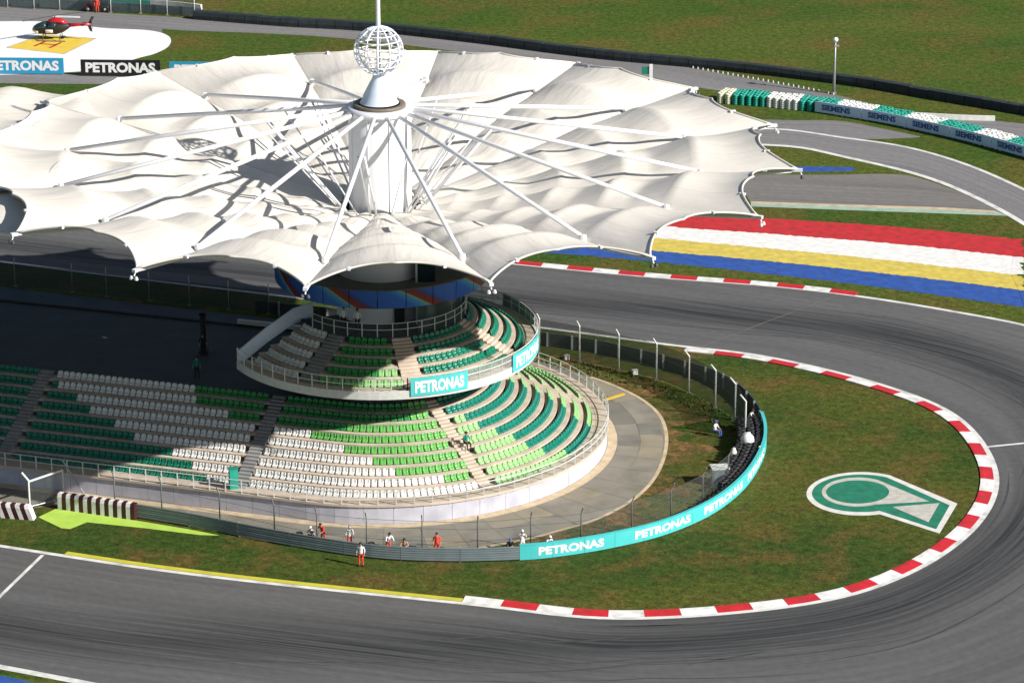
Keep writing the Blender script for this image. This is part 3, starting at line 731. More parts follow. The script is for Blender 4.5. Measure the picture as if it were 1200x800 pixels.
# disc with printed band
b = MB(); b.lathe(O, [(3.3, 12.7), (7.3, 12.7), (7.75, 12.85), (7.75, 12.9)], 64); b.build("disc_underside", M['darksteel'], tw, True)
b = MB(); b.lathe(O, [(3.3, 13.35), (7.6, 13.5)], 64); b.build("disc_roof", mat("grey roofing", (.16, .17, .17), .8, .1, 1), tw, True)
npn = 24
for i in range(npn):
    a0 = 2*pi*i/npn+.004; a1 = 2*pi*(i+1)/npn-.004; b = MB()
    b.wallstrip(lambda t, o_: (o_*cos(t), o_*sin(t)), a0, a1, 4, [(7.66, 12.9), (7.86, 12.9), (7.92, 14.25), (7.66, 14.25)])
    o = b.build("band_panel", M['band'], tw, fix=True); me = o.data
    uvlayer(me, "lane", lambda k: ((atan2(me.vertices[k].co.y, me.vertices[k].co.x)/(2*pi) % 1)*9+.18, (me.vertices[k].co.z-12.9)/1.35))
b = MB(); b.lathe(O, [(7.7, 14.25), (7.98, 14.25), (7.98, 14.35), (7.7, 14.35), (7.7, 14.25)], 64); b.build("band_rim", M['darksteel'], tw)
# collar, cone, globe, mast
b = MB(); b.lathe(O, [(1.45, 25.72), (1.88, 25.72), (1.92, 25.85), (1.86, 25.95), (1.5, 25.9)], 40); b.build("collar", mat("brown steel ring", (.16, .13, .10), .6, .15, 3), tw, True)
b = MB(); b.lathe(O, [(2.2, 25.25), (2.45, 25.3), (2.45, 25.7), (1.6, 25.74), (1.6, 25.5)], 40); b.build("strut_ring", M['steel'], tw, True)
b = MB(); b.lathe(O, [(1.42, 26.0), (1.3, 26.15), (1.08, 26.7), (.78, 27.3), (.55, 27.7), (.42, 28.05), (.36, 28.3)], 40); b.build("cone", mat("blue white cone paint", (.62, .70, .80), .3, .03, 2), tw, True)
gl = empty("globe"); gl.parent = tw; gl.location = (0, 0, 29.85); RG = 1.75
for k in range(6):
    b = MB(); pts = [(RG*cos(a)*cos(pi*k/6), RG*cos(a)*sin(pi*k/6), RG*sin(a)) for a in [2*pi*j/28 for j in range(29)]]
    b.tube(pts, .07, 6); b.build("meridian_ring", M['bsteel'] if k % 2 else M['steel'], gl, True)
for lat in (-58, -36, -18, -3, 12, 27, 44, 63):
    r = RG*cos(radians(lat)); b = MB(); b.tube([(r*cos(a), r*sin(a), RG*sin(radians(lat))) for a in [2*pi*j/28 for j in range(29)]], .05, 6)
    b.build("latitude_ring", M['steel'], gl, True)
b = MB(); b.tube([(0, 0, 28.0), (0, 0, 31), (0, 0, 36), (0, 0, 42)], [.17, .16, .14, .10], 12); b.build("mast", M['steel'], tw, True)

# ------------------------------------------------------------------ upper grandstand
ug = empty("upper_grandstand", "fan shaped balcony of seats cantilevered from the tower above the lower rows", "grandstand", (T[0], T[1], 0))
def PA(a, off): return (T[0]+off*cos(a), T[1]+off*sin(a))
UA0, UA1 = radians(-154), radians(62)
UR, UZ, UP, URI, UO = 5, 7.85, .93, .47, 10.35
def RB(name, b, m, smooth=False): return rel(b.build(name, m, ug, smooth))
for i in range(UR):
    off = UO-i*UP; z = UZ+i*URI
    b = MB(); b.wallstrip(PA, UA0, UA1, 60, [(off-UP+.5, z-.14), (off+.46, z-.14), (off+.46, z), (off-UP+.5, z)]); RB("terrace_step", b, M['tread'])
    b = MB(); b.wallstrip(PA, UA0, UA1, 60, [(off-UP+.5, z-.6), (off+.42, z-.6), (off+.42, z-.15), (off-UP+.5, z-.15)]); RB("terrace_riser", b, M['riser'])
b = MB(); b.wallstrip(PA, UA0, UA1, 60, [(10.7, UZ-.12), (11.45, UZ-.12), (11.45, UZ+.02), (10.7, UZ+.02)]); RB("walkway", b, M['tread'])
b = MB(); b.wallstrip(PA, UA0, UA1, 60, [(11.45, UZ-.5), (11.6, UZ-.5), (11.6, UZ+.12), (11.45, UZ+.12)]); RB("fascia", b, M['pale'])
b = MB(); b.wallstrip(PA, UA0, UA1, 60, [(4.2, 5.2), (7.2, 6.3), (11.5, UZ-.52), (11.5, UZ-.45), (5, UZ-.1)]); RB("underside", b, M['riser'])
zi = UZ+UR*URI
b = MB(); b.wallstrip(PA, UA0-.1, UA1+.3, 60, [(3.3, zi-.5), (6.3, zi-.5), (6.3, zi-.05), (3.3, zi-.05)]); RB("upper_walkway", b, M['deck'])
UAIS = [(radians(-119), .07), (radians(-75.5), .075), (radians(-22), .065)]
for a, hw in UAIS:
    for i in range(UR):
        off = UO-i*UP; z = UZ+i*URI
        for k in range(3):
            o1 = off+.46-k*UP/3+.03; o0 = o1-UP/3-.03; zz = z+URI*(k+1)/3-.1; hh = hw*9.5/max(off, 5.5)
            b = MB(); b.wallstrip(PA, a-hh, a+hh, 2, [(o0, z-.3), (o1, z-.3), (o1, zz), (o0, zz)]); RB("stair_step", b, M['stair' if a < radians(-100) else 'tread'])
for i in range(UR):
    off = UO-i*UP; z = UZ+i*URI; a = UA0+.06
    while a < UA1-.04:
        st_ = .475/off; am = a+st_/2; a += st_
        if any(abs(am-c) < h*9.5/max(off, 5.5)+.2/off for c, h in UAIS): continue
        q = PA(am, off); px, py = P(q[0], q[1], z+.5)
        if am < UAIS[0][0]: k = 'W'
        elif am < UAIS[1][0]:
            k = 'L' if px > [423, 440, 455, 999, 999][i] else 'G'
            if k == 'G' and i == 0: k = 'M'
        else: k = 'E'
        link("seat", SEATM[k], ug, (q[0]-T[0], q[1]-T[1], z), am-pi/2)
railing(ug, lambda t, o_: PA(t/11.5, o_), UA0*11.5, radians(-79)*11.5, 11.52, UZ+.1, 1.0, 1.15, M['pale'], None)
railing(ug, lambda t, o_: PA(t/11.5, o_), radians(-79)*11.5, UA1*11.5, 11.52, UZ+.1, 1.0, 1.15, M['pale'], M['netpale'])
railing(ug, lambda t, o_: PA(t/6.3, o_), radians(-142)*6.3, radians(62)*6.3, 6.25, zi-.05, 1.05, 1.1, M['pale'], M['net'], .03)
# solid blue grey side parapet at the left end, in three sheets
pp = [PA(radians(-154), 11.5), PA(radians(-157), 9.1), PA(radians(-161), 6.8), PA(radians(-167), 5.2)]; pz = [UZ-.1, UZ+1.15, UZ+2.2, zi]
for i in range(3):
    b = MB(); a_, c_ = pp[i], pp[i+1]; dx, dy = c_[0]-a_[0], c_[1]-a_[1]; l = hypot(dx, dy); nx, ny = -dy/l*.06, dx/l*.06
    k = .01/l
    for s in (-1, 1): pass
    v = []
    for (q, zz) in ((a_, pz[i]), (c_, pz[i+1])):
        for s in (-1, 1):
            for h in (-.2, .95): v.append((q[0]+s*nx, q[1]+s*ny, zz+h))
    b.v = v; b.f = [(0, 1, 3, 2), (4, 6, 7, 5), (0, 4, 5, 1), (2, 3, 7, 6), (1, 5, 7, 3), (0, 2, 6, 4)]; b.m = [0]*6
    RB("side_parapet", b, M['bsteel'])
b = MB(); b.wallstrip(PA, radians(14), radians(40), 8, [(11.56, UZ), (11.66, UZ), (11.66, UZ+1.1), (11.56, UZ+1.1)]); RB("windbreak_panel", b, M['black'])

def text_mesh(s, bold=.03):
    c = bpy.data.curves.new("t", 'FONT'); c.body = s; c.size = 1; c.offset = bold; c.resolution_u = 3
    o = bpy.data.objects.new("t", c); COL.objects.link(o)
    dg = bpy.context.evaluated_depsgraph_get(); me = bpy.data.meshes.new_from_object(o.evaluated_get(dg))
    bpy.data.objects.remove(o); bpy.data.curves.remove(c)
    v = [tuple(x.co) for x in me.vertices]; f = [tuple(p.vertices) for p in me.polygons]; bpy.data.meshes.remove(me)
    x0 = min(a[0] for a in v); x1 = max(a[0] for a in v); y0 = min(a[1] for a in v); y1 = max(a[1] for a in v)
    return [((a[0]-x0)/(x1-x0), (a[1]-y0)/(y1-y0)) for a in v], f
TXT = {k: text_mesh(k, .045) for k in ("PETRONAS", "SIEMENS")}
def lettering(word, fn, m, parent, shift=(0, 0, 0)):
    v, f = TXT[word]; me = bpy.data.meshes.new("lettering"); me.from_pydata([fn(a, b_) for a, b_ in v], [], f); me.materials.append(m)
    o = link("lettering", me, parent, shift); return o
SH = (-T[0], -T[1], 0)
def upper_ad(a0, a1, z0, z1, ta, tb):
    b = MB(); b.wallstrip(PA, a0, a1, 6, [(11.62, z0), (11.68, z0), (11.68, z1), (11.62, z1)]); o = RB("advert_panel", b, M['turq'])
    lettering("PETRONAS", lambda u, v: (*PA(lerp(ta, tb, u), 11.695), lerp(z0+.22, z1-.22, v)), M['white'], o, (0, 0, 0))
upper_ad(radians(-78), radians(-56.5), UZ-.3, UZ+1.05, radians(-76.5), radians(-58))
upper_ad(radians(-34), radians(-8), UZ-.3, UZ+1.05, radians(-32), radians(-10))

# ------------------------------------------------------------------ canopy
cn = empty("canopy", "huge white tensile membrane canopy of sixteen scalloped petals round the tower", "canopy", (T[0], T[1], 0))
CA0 = radians(-6.8); SEC = 2*pi/16; TIPZ = 21.9
ARCH = [2.95, 5.6, 9.2, 13.2, 17.8, 22.9]
def zbase(r):
    k = min(max((r-2.5)/20, 0), 1); k = k*k*(3-2*k)*.6+k*.4
    return 18.3+2.8*k+(.95*min((r-22.5)/8, 1) if r > 22.5 else 0)
def rim(u):
    s = u*2 if u < .5 else (1-u)*2
    return lerp(30.25, 27.9, s)-1.15*(sin(pi*s)**.8 if 0 < s < 1 else 0)
def zmem(r, u, rr):
    A = .165*.39*r; prof = (1-(2*u-1)**2); prof = prof**.9
    if r < ARCH[-1]:
        i = 0
        while r > ARCH[i+1]: i += 1
        t = (r-ARCH[i])/(ARCH[i+1]-ARCH[i]); g = .42+.58*(abs(2*t**.75-1)**1.2)
    else:
        t = (r-ARCH[-1])/(rr-ARCH[-1]); g = 1-.36*sin(pi*min(t, 1)*.5)-.14*sin(pi*min(t, 1))
    z = zbase(r)+A*prof*g
    return z
NU, NR = 20, 13
def petal(idx):
    a0 = CA0+idx*SEC; v = []; f = []; rl_ = []
    rads = []
    for i in range(len(ARCH)-1):
        for k in range(NR): rads.append(('in', lerp(ARCH[i], ARCH[i+1], k/NR)))
    for k in range(13): rads.append(('out', k/12))
    rnd = random.Random(idx); amp = rnd.uniform(.92, 1.08); zz = rnd.uniform(-.05, .05)
    for kind, val in rads:
        for j in range(NU+1):
            u = j/NU; rr = rim(u); r = val if kind == 'in' else lerp(ARCH[-1], rr, val)
            z = zmem(r, u, rr); z = zbase(r)+(z-zbase(r))*(lerp(1, amp, 1-(2*u-1)**2))
            an = a0+u*SEC; v.append((r*cos(an), r*sin(an), z))
    n = NU+1
    for i in range(len(rads)-1):
        for j in range(NU): f.append((i*n+j, i*n+j+1, (i+1)*n+j+1, (i+1)*n+j))
    me = bpy.data.meshes.new("membrane_petal"); me.from_pydata(v, [], f); me.materials.append(M['membrane'])
    if me.polygons[0].normal.z < 0: me.flip_normals()
    me.polygons.foreach_set("use_smooth", [True]*len(me.polygons))
    uvlayer(me, "lane", lambda i: ((i % n)/NU*.39*13, hypot(v[i][0], v[i][1])))
    o = link("membrane_petal", me, cn)
    # arch ribs and rim cable belong to the petal
    for r in ARCH[1:]:
        b = MB(); pts = []
        for j in range(15):
            u = j/14; an = a0+u*SEC; z = zbase(r)+(zmem(r, u, 99 if r < 22 else rim(u))-zbase(r))*lerp(1, amp, 1-(2*u-1)**2)
            pts.append((r*cos(an), r*sin(an), z-.10))
        b.tube(pts, .07, 5); b.build("arch_rib", M['steel'], o, True)
    b = MB(); pts = []
    for j in range(41):
        u = j/40; rr = rim(u); an = a0+u*SEC; z = zbase(rr)+(zmem(rr, u, rr)-zbase(rr))*lerp(1, amp, 1-(2*u-1)**2); pts.append((rr*cos(an), rr*sin(an), z))
    b.tube(pts, .085, 6); b.build("rim_cable", M['membrane'], o, True)
    return o
for i in range(16): petal(i)
b = MB(); b.lathe(O, [(2.3, 17.7), (3.3, 17.9), (3.3, 18.05), (2.3, 17.85)], 40); b.build("light_stop_ring", M['dark'], cn, True)  # added ring: stops sun leaking through the centre gap and darkens it
for i in range(16):
    a = CA0+i*SEC; c, s = cos(a), sin(a)
    def rp(r, z, off=0.0): return (r*c-off*s, r*s+off*c, z)
    b = MB(); b.tube([rp(2.2, 25.45), rp(12, 23.65), rp(23.2, 21.6)], [.15, .17, .14], 8); strut = b.build("strut", M['steel'], cn, True)
    b = MB(); b.lathe(rp(23.3, 20.95), [(.0, .85), (.2, .8), (.26, .5), (.16, .3), (.16, 0)], 8); b.box(rp(23.7, 21.15), (.9, .22, .3), a); b.build("strut_foot", M['steel'], strut)
    for w_ in ((-.22, .22) if i % 2 == 0 else (0,)):
        b = MB(); b.tube([rp(3.1, 18.2, w_), rp(8.2, 24.25, w_)], .085 if w_ else .05, 6); b.build("brace", M['steel'], cn, True)
    # valley gutter beam and outrigger below the seam
    b = MB(); b.tube([rp(2.6, 18.15), rp(8, zbase(8)-.12), rp(15, zbase(15)-.12), rp(23, zbase(23)-.12), rp(30.0, zbase(30.0)-.15)], .1, 6); b.build("seam_beam", M['steel'], cn, True)
    b = MB(); b.tube([rp(3.4, 15.2), rp(23, zbase(23)-.3)], .16, 6); b.build("lower_arm", M['steel'], cn, True)
    # tip fitting with two floodlights
    b = MB(); b.box(rp(30.25, 21.95), (.8, .28, .2), a); b.tube([rp(30.45, 21.88), rp(30.6, 21.6)], .05, 6); tf = b.build("tip_fitting", M['steel'], cn)
    for w_ in (-.28, .28):
        b = MB(); b.lathe(rp(30.65, 21.5, w_*.7), [(0, .12), (.08, .10), (.13, -.04), (.14, -.12), (0, -.13)], 8); b.build("floodlight", M['pale'] if i % 2 else M['darksteel'], tf)
    # edge clamps where the scallops are pulled back
    for uu in (.22, .78):
        rr = rim(uu); an = a+uu*SEC; z = zmem(rr, uu, rr); b = MB(); b.box((rr*cos(an), rr*sin(an), z), (.42, .2, .16), an); b.build("edge_clamp", M['steel'], cn)

# neighbouring straight canopy that meets the round one at the left
lc = empty("link_canopy", "neighbouring straight white membrane canopy at the left edge beyond the round one", "canopy", (T[0], T[1], 0))
for k in range(4):
    w0, w1 = -12.2+k*8.5, -12.2+(k+1)*8.5; v = []; f = []; n1, n2 = 40, 16
    for i in range(n1+1):
        s_ = lerp((24.5, 23, 21, 18.5)[k], 62, i/n1)
        for j in range(n2+1):
            u = j/n2; o_ = lerp(w0, w1, u); x = -U[0]*-s_+N[0]*o_; y = -U[1]*-s_+N[1]*o_
            saw = abs(2*(((s_-27)/6.5) % 1)-1); v.append((x, y, 20.9+1.5*(1-(2*u-1)**2)*(.55+.45*saw**1.4)+.25*sin(k)))
    for i in range(n1):
        for j in range(n2): a = i*(n2+1)+j; f.append((a, a+1, a+n2+2, a+n2+1))
    me = bpy.data.meshes.new("membrane_bay"); me.from_pydata(v, [], f); me.materials.append(M['membrane'])
    if me.polygons[0].normal.z < 0: me.flip_normals()
    me.polygons.foreach_set("use_smooth", [True]*len(me.polygons)); uvlayer(me, "lane", lambda i: (v[i][1], v[i][0])); link("membrane_bay", me, lc)
for k in range(5):
    o_ = -12.2+k*8.5; b = MB(); b.tube([(U[0]*(24.5-k*1.4)+N[0]*o_, U[1]*(24.5-k*1.4)+N[1]*o_, 20.8), (U[0]*62+N[0]*o_, U[1]*62+N[1]*o_, 20.95)], .12, 6); b.build("ridge_beam", M['steel'], lc, True)
for k in range(3):
    s_ = 36+k*10; b = MB(); b.tube([(U[0]*s_+N[0]*3, U[1]*s_+N[1]*3, 0), (U[0]*s_+N[0]*3, U[1]*s_+N[1]*3, 21)], .35, 10); b.build("column", M['steel'], lc, True)

# ------------------------------------------------------------------ barriers
def tyre_stack(b, x, y, h=1.05, r=.31, n=8, mi=0, layers=5):
    prof = []; dz = h/layers
    for k in range(layers): prof += [(r*.86, k*dz), (r, k*dz+dz*.5), (r*.86, (k+1)*dz-.005)]
    prof.append((r*.45, h-.02)); prof.append((r*.45, h-.12)); b.lathe((x, y, 0), prof, n, mi)
# infield turquoise hoarding wall
bp_ = [(160, 607), (230, 619), (300, 633), (380, 647), (450, 656), (530, 659), (609, 657), (660, 652), (720, 642), (780, 627), (835, 603), (873, 573), (894, 540), (898, 515), (890, 492), (872, 470), (845, 452), (800, 437), (740, 422), (680, 410), (600, 400), (450, 382), (300, 366)]
BW = pxpath(bp_, 10); tG = BW.near(G(609, 657)); tR = BW.near(G(898, 498)); bs = 1 if BW.at(tG, 1)[0][1] > BW.at(tG)[0][1] else -1    # bs: towards the stand
BF = lambda t, o: BW.at(t, o)[0]
hw_ = empty("hoarding_wall", "turquoise PETRONAS hoarding on tyre wall curving round the infield", "barrier")
n = 15
for i in range(n):
    t0, t1 = lerp(tG, tR, i/n)+.01, lerp(tG, tR, (i+1)/n)-.01
    b = MB(); b.wallstrip(BF, t0, t1, 5, [(0, .06), (bs*.06, .06), (bs*.06, 1.12), (0, 1.12)]); b.build("hoarding_panel", M['turq'], hw_)
b = MB(); b.wallstrip(BF, tG, tR, 70, [(bs*-.02, 1.13), (bs*.22, 1.13), (bs*.22, 1.18), (bs*-.02, 1.18)]); b.build("top_rail", M['turq'], hw_)
t_ = tG
for x0, x1 in ((632, 706), (740, 804), (823, 866), (874, 892)):
    ys = {632: 652, 706: 640, 740: 632, 804: 612, 823: 604, 866: 574, 874: 566, 892: 535}
    ta, tb = BW.near(G(x0, ys[x0]+3)), BW.near(G(x1, ys[x1]+3))
    lettering("PETRONAS", lambda u, v, ta=ta, tb=tb: (*BF(lerp(ta, tb, u), -bs*.015), lerp(.32, .93, v)), M['white'], hw_)
b = MB(); t = tG+.4; k = 0
while t < tR-.3:
    for r_ in (.55, 1.2, 1.85) if t > BW.near(G(880, 562)) else ((.55, 1.2) if t > BW.near(G(862, 585)) else (.45,)):
        q = BF(t, bs*r_); b2 = MB(); tyre_stack(b2, q[0], q[1], random.uniform(.95, 1.06)); b2.build("tyre_stack", M['rubber'], hw_)
    t += .66
# grey rail barrier
gb = empty("rail_barrier", "grey steel rail barrier between the grass and the apron below the stand", "barrier")
t0 = 0; nn = int(tG/4)
for i in range(nn):
    a0, a1 = lerp(t0, tG, i/nn)+.015, lerp(t0, tG, (i+1)/nn)-.015
    for kz in (0.10, .43, .76):
        b = MB(); b.wallstrip(BF, a0, a1, 4, [(-bs*.0, kz), (-bs*.025, kz+.05), (-bs*.01, kz+.16), (-bs*.025, kz+.27), (0, kz+.325), (bs*.02, kz+.325), (bs*.02, kz)]); b.build("guard_rail", M['armco'], gb)
    q = BF(a0, bs*.14); b = MB(); b.box((q[0], q[1], .55), (.14, .16, 1.1)); b.build("barrier_post", M['galv'], gb)
# rear dark screen wall along the far straight
t0, t1 = tR+.1, BW.L; nn = 24
rb = empty("screen_wall", "low dark green barrier screen behind the fence along the far straight", "barrier")
for i in range(nn):
    a0, a1 = lerp(t0, t1, i/nn)+.01, lerp(t0, t1, (i+1)/nn)-.01
    b = MB(); b.wallstrip(BF, a0, a1, 3, [(0, 0), (bs*.1, 0), (bs*.1, 1.1), (0, 1.1)]); b.build("screen_panel", mat("dark slate screen", (.05, .065, .065), .7, .2, 1.5) if i == 0 else rb.children[0].data.materials[0] if rb.children else M['armco'], rb)
for i in range(nn):
    q = BF(lerp(t0, t1, i/nn), bs*.2); b = MB(); b.box((q[0], q[1], .6), (.16, .16, 1.2)); b.build("screen_post", M['galv'], rb)

# debris fence: posts with bent tops, cables, netting
def fence(name, label, pts, h, m, net, bend=1, pr=.06, lean=.45):
    root = empty(name, label, "fence"); g = GL(pts)
    pa = Path(catmull(g, 8) if len(g) > 2 else g)
    for q in g:
        t = pa.near(q); (x, y), (tx, ty) = pa.at(t); nx, ny = -ty*bend, tx*bend
        b = MB(); b.tube([(x, y, 0), (x, y, h-.55), (x+nx*lean, y+ny*lean, h)], pr, 6); b.build("fence_post", m, root, True)
        b = MB(); b.box((x, y, .05), (.3, .3, .1)); b.build("post_base", M['concrete'], root)
    for z in (.15, 1.0, 1.9, h-.56):
        b = MB(); n_ = 60; b.tube([(*pa.at(pa.L*i/n_)[0], z) for i in range(n_+1)], .016, 3); b.build("cable", M['darksteel'], root)
    v = []; uv = []
    for i in range(61):
        t = pa.L*i/60; q = pa.at(t)[0]
        for z in (.1, h-.55): v.append((*q, z)); uv.append((t, z))
    me = bpy.data.meshes.new("netting"); me.from_pydata(v, [], [(i*2, i*2+2, i*2+3, i*2+1) for i in range(60)]); me.materials.append(net)
    uvlayer(me, "lane", lambda i: uv[i]); link("netting", me, root); return root
fence("debris_fence", "tall pale debris fence with bent post tops curving behind the far hoarding", [(632, 415), (679, 424), (725, 434), (769, 445), (807, 460), (838, 477), (861, 493), (873, 514)], 3.55, M['pale'], M['netdark'], -1, .075)
fence("debris_fence", "tall grey debris fence along the apron behind the near hoarding and rail barrier", [(135, 596), (190, 603), (258, 616), (322, 630), (372, 640), (430, 646), (495, 649), (560, 650), (622, 645), (681, 640), (740, 626), (786, 611), (823, 593), (853, 570)], 3.0, M['darkgalv'], M['net'], -1, .055, .3)

# red/white tyre blocks by the gate
def block_row(label, p0, p1, n, h, lean, mats, first=0):
    root = empty("block_barrier", label, "barrier"); a, c = G(*p0), G(*p1); dx, dy = (c[0]-a[0])/n, (c[1]-a[1])/n; l = hypot(dx, dy); ux, uy = dx/l, dy/l
    for i in range(n):
        x, y = a[0]+dx*(i+.5), a[1]+dy*(i+.5); w2 = l/2-.008; v = []
        for z, sh in ((0, 0), (h*.8, lean*.8), (h, lean)):
            dd = .3 if z < h else .2
            for sx, sy in ((-1, -1), (1, -1), (1, 1), (-1, 1)):
                v.append((x+ux*(sx*w2+sh)-uy*sy*dd, y+uy*(sx*w2+sh)+ux*sy*dd, z))
        b = MB(); b.v = v; b.f = [(3, 2, 1, 0), (8, 9, 10, 11)]+[(k+j, k+(j+1) % 4, k+4+(j+1) % 4, k+4+j) for k in (0, 4) for j in range(4)]; b.m = [0]*len(b.f)
        b.build("barrier_block", mats[(i+first) % len(mats)], root)
    return root
block_row("row of upright white and maroon blocks beside the lime painted ground", (70, 595), (160, 608), 18, 1.2, 0, [M['kwhite'], M['maroon']])
block_row("short row of slanted white, red and black blocks left of the gate", (-30, 602), (41, 608), 13, 1.05, -.35, [M['kwhite'], M['maroon'], M['kwhite'], M['maroon']])
sheet("lime_ground", GL([(45, 606), (70, 594), (110, 601), (160, 610), (220, 620), (258, 627.5), (235, 627), (170, 619), (102, 612), (82, 620), (72, 619)]), .03, M['lime'])
# gate
gt = empty("gate", "open pale tubular gate frame beside the slanted striped blocks", "gate")
g0, g1, g2 = G(35, 598), G(75, 588), G(103, 592)
b = MB(); b.tube([(*g0, 0), (*g0, 2.3), (g0[0]-.45, g0[1], 2.9)], .09, 6); b.build("gate_post", M['pale'], gt)
b = MB(); b.tube([(*g1, 0), (*g1, 2.5)], .06, 6); b.build("gate_post", M['pale'], gt)
b = MB(); b.tube([(g0[0], g0[1], 2.2), (g1[0], g1[1], 2.45)], .08, 6); b.build("top_rail", M['pale'], gt)
b = MB(); b.tube([(g0[0], g0[1], .3), (g1[0], g1[1], .3)], .04, 6); b.build("bottom_rail", M['galv'], gt)
b = MB(); b.tube([(g1[0]+.0, g1[1]+.1, 3.2), (g2[0], g2[1]+.1, .4)], .06, 6); b.build("stay", M['galv'], gt)
me = bpy.data.meshes.new("netting"); me.from_pydata([(*g0, .3), (*g1, .3), (*g1, 2.4), (*g0, 2.2)], [], [(0, 1, 2, 3)]); me.materials.append(M['net']); uvlayer(me, "lane", lambda i: [(0, .3), (2.8, .3), (2.8, 2.4), (0, 2.2)][i]); link("netting", me, gt)

# far tyre wall with SIEMENS hoardings
tw2 = pxpath([(838, 121), (857, 123), (897, 126), (935, 130), (955, 132), (1000, 139), (1050, 148), (1100, 159), (1150, 171), (1200, 185), (1260, 201)], 8)
ty = empty("tyre_wall", "emerald and white painted tyre wall with SIEMENS hoardings beside the service road", "barrier")
bs2 = 1 if tw2.at(5, 1)[0][1] > tw2.at(5)[0][1] else -1
bounds = [838, 857, 897, 935, 974, 1018, 1056, 1095, 1135, 1173, 1215, 1258]; cl = ['tcream', 'temer', 'twhite', 'temer', 'twhite', 'temer', 'twhite', 'temer', 'twhite', 'temer', 'twhite']
def yb(x): return interp([838, 857, 897, 935, 955, 1000, 1050, 1100, 1150, 1200, 1260], [121, 123, 126, 130, 132, 139, 148, 159, 171, 185, 201], x)
for i in range(len(bounds)-1):
    ta, tb = tw2.near(G(bounds[i], yb(bounds[i]))), tw2.near(G(bounds[i+1], yb(bounds[i+1]))); n_ = max(int((tb-ta)/.64), 1)
    b = MB()
    for k in range(n_):
        for r_ in (.35, .98, 1.6, 2.2):
            q = tw2.at(lerp(ta, tb, (k+.5)/n_), bs2*r_)[0]; tyre_stack(b, q[0], q[1], 1.1+random.uniform(-.05, .05), .37, 8)
    b.build("tyre_block", M[cl[i]], ty, True)
ta, tb = tw2.near(G(955, 132)), tw2.L; n_ = 6
for i in range(n_):
    a0, a1 = lerp(ta, tb, i/n_)+.02, lerp(ta, tb, (i+1)/n_)-.02
    b = MB(); b.wallstrip(lambda t, o: tw2.at(t, o)[0], a0, a1, 4, [(-bs2*.06, .12), (0, .12), (0, 1.2), (-bs2*.06, 1.2)]); o = b.build("hoarding_panel", M['adlilac'], ty)
    w3 = (a1-a0); lettering("SIEMENS", lambda u, v, a0=a0, w3=w3: (*tw2.at(a0+w3*(.14+.62*u), -bs2*.075)[0], lerp(.38, .98, v)), M['navy'], o)

# far dark barrier along the field
fb = pxpath([(228, 22), (330, 30), (430, 36), (560, 50), (700, 68), (850, 82), (1000, 100), (1100, 117), (1200, 134), (1330, 158)], 8)
fbr = empty("tyre_barrier", "long dark tyre barrier running along the edge of the far field", "barrier")
n_ = 52; me = None
for i in range(n_):
    a0, a1 = lerp(0, fb.L, i/n_)+.03, lerp(0, fb.L, (i+1)/n_)-.03
    h = .95+random.uniform(-.04, .04); b = MB(); b.wallstrip(lambda t, o: fb.at(t, o)[0], a0, a1, 4, [(-.5, 0), (.5, 0), (.55, h*.5), (.45, h), (.1, h+.04), (-.45, h), (-.55, h*.5)])
    b.build("tyre_bundle", mat("dark rubber bundle", (.018, .026, .03), .7, .35, 1.3) if i == 0 else fbr.children[0].data.materials[0] if fbr.children else M['rubber'], fbr)
# white toothed markers by the far road
g = "white marker blocks along the far service road"; fup = Path(fu)
ta, tb = fup.near(G(733, 68)), fup.near(G(977, 111))
b = MB(); b.box((0, 0, .10), (.14, .22, .20), 0, 0, .7); mk = b.mesh("marker_block", [M['line']])
for i in range(42):
    q = fup.at(lerp(ta, tb, i/41), 0)[0]; o = link("marker_block", mk, None, (q[0], q[1]+.1, 0)); tag(o, "small white marker block in the toothed row along the far service road", "marker", g)
# white sign post near the road
q = G(760, 93); s_ = empty("sign_post", "short white post with a green sign beside the far service road", "sign", (*q, 0))
b = MB(); b.box((.25, 0, .8), (.35, .3, 1.6)); b.build("post", M['white'], s_); b = MB(); b.box((-.35, 0, .95), (.75, .12, .8)); b.build("sign_board", M['greenc'], s_)
# low white wall
fwp = pxpath([(1072, 138), (1090, 139), (1130, 141), (1166, 142)], 6); b = MB(); b.wallstrip(lambda t, o: fwp.at(t, o)[0], 0, fwp.L, 12, [(0, 0), (.3, 0), (.25, .5), (.05, .5)])
tag(b.build("low_wall", M['twhite']), "low white concrete wall beside the road under the far tyre barrier", "wall")
b = MB(); q = G(1066, 139); b.box((*q, .35), (.9, .6, .7), .2, 0, .85); tag(b.build("barrel_block", M['tcream']), "cream weighted block at the left end of the low white wall", "block")
# light pole
q = G(977, 110); lp = empty("light_pole", "slender grey light pole with a small lamp standing by the far road", "light pole", (*q, 0))
b = MB(); b.tube([(0, 0, 0), (0, 0, 3), (0, 0, 5.6)], [.16, .12, .09], 8); b.build("pole", M['galv'], lp, True)
b = MB(); b.lathe((0, 0, 5.55), [(0, .45), (.2, .4), (.3, .2), (.22, 0), (.1, -.05)], 10); b.build("lamp", M['white'], lp, True)
b = MB(); b.box((.15, 0, 5.1), (.5, .25, .14)); b.build("lamp_arm", M['galv'], lp)
b = MB(); b.box((0, 0, .1), (.5, .5, .2)); b.build("base", M['concrete'], lp)

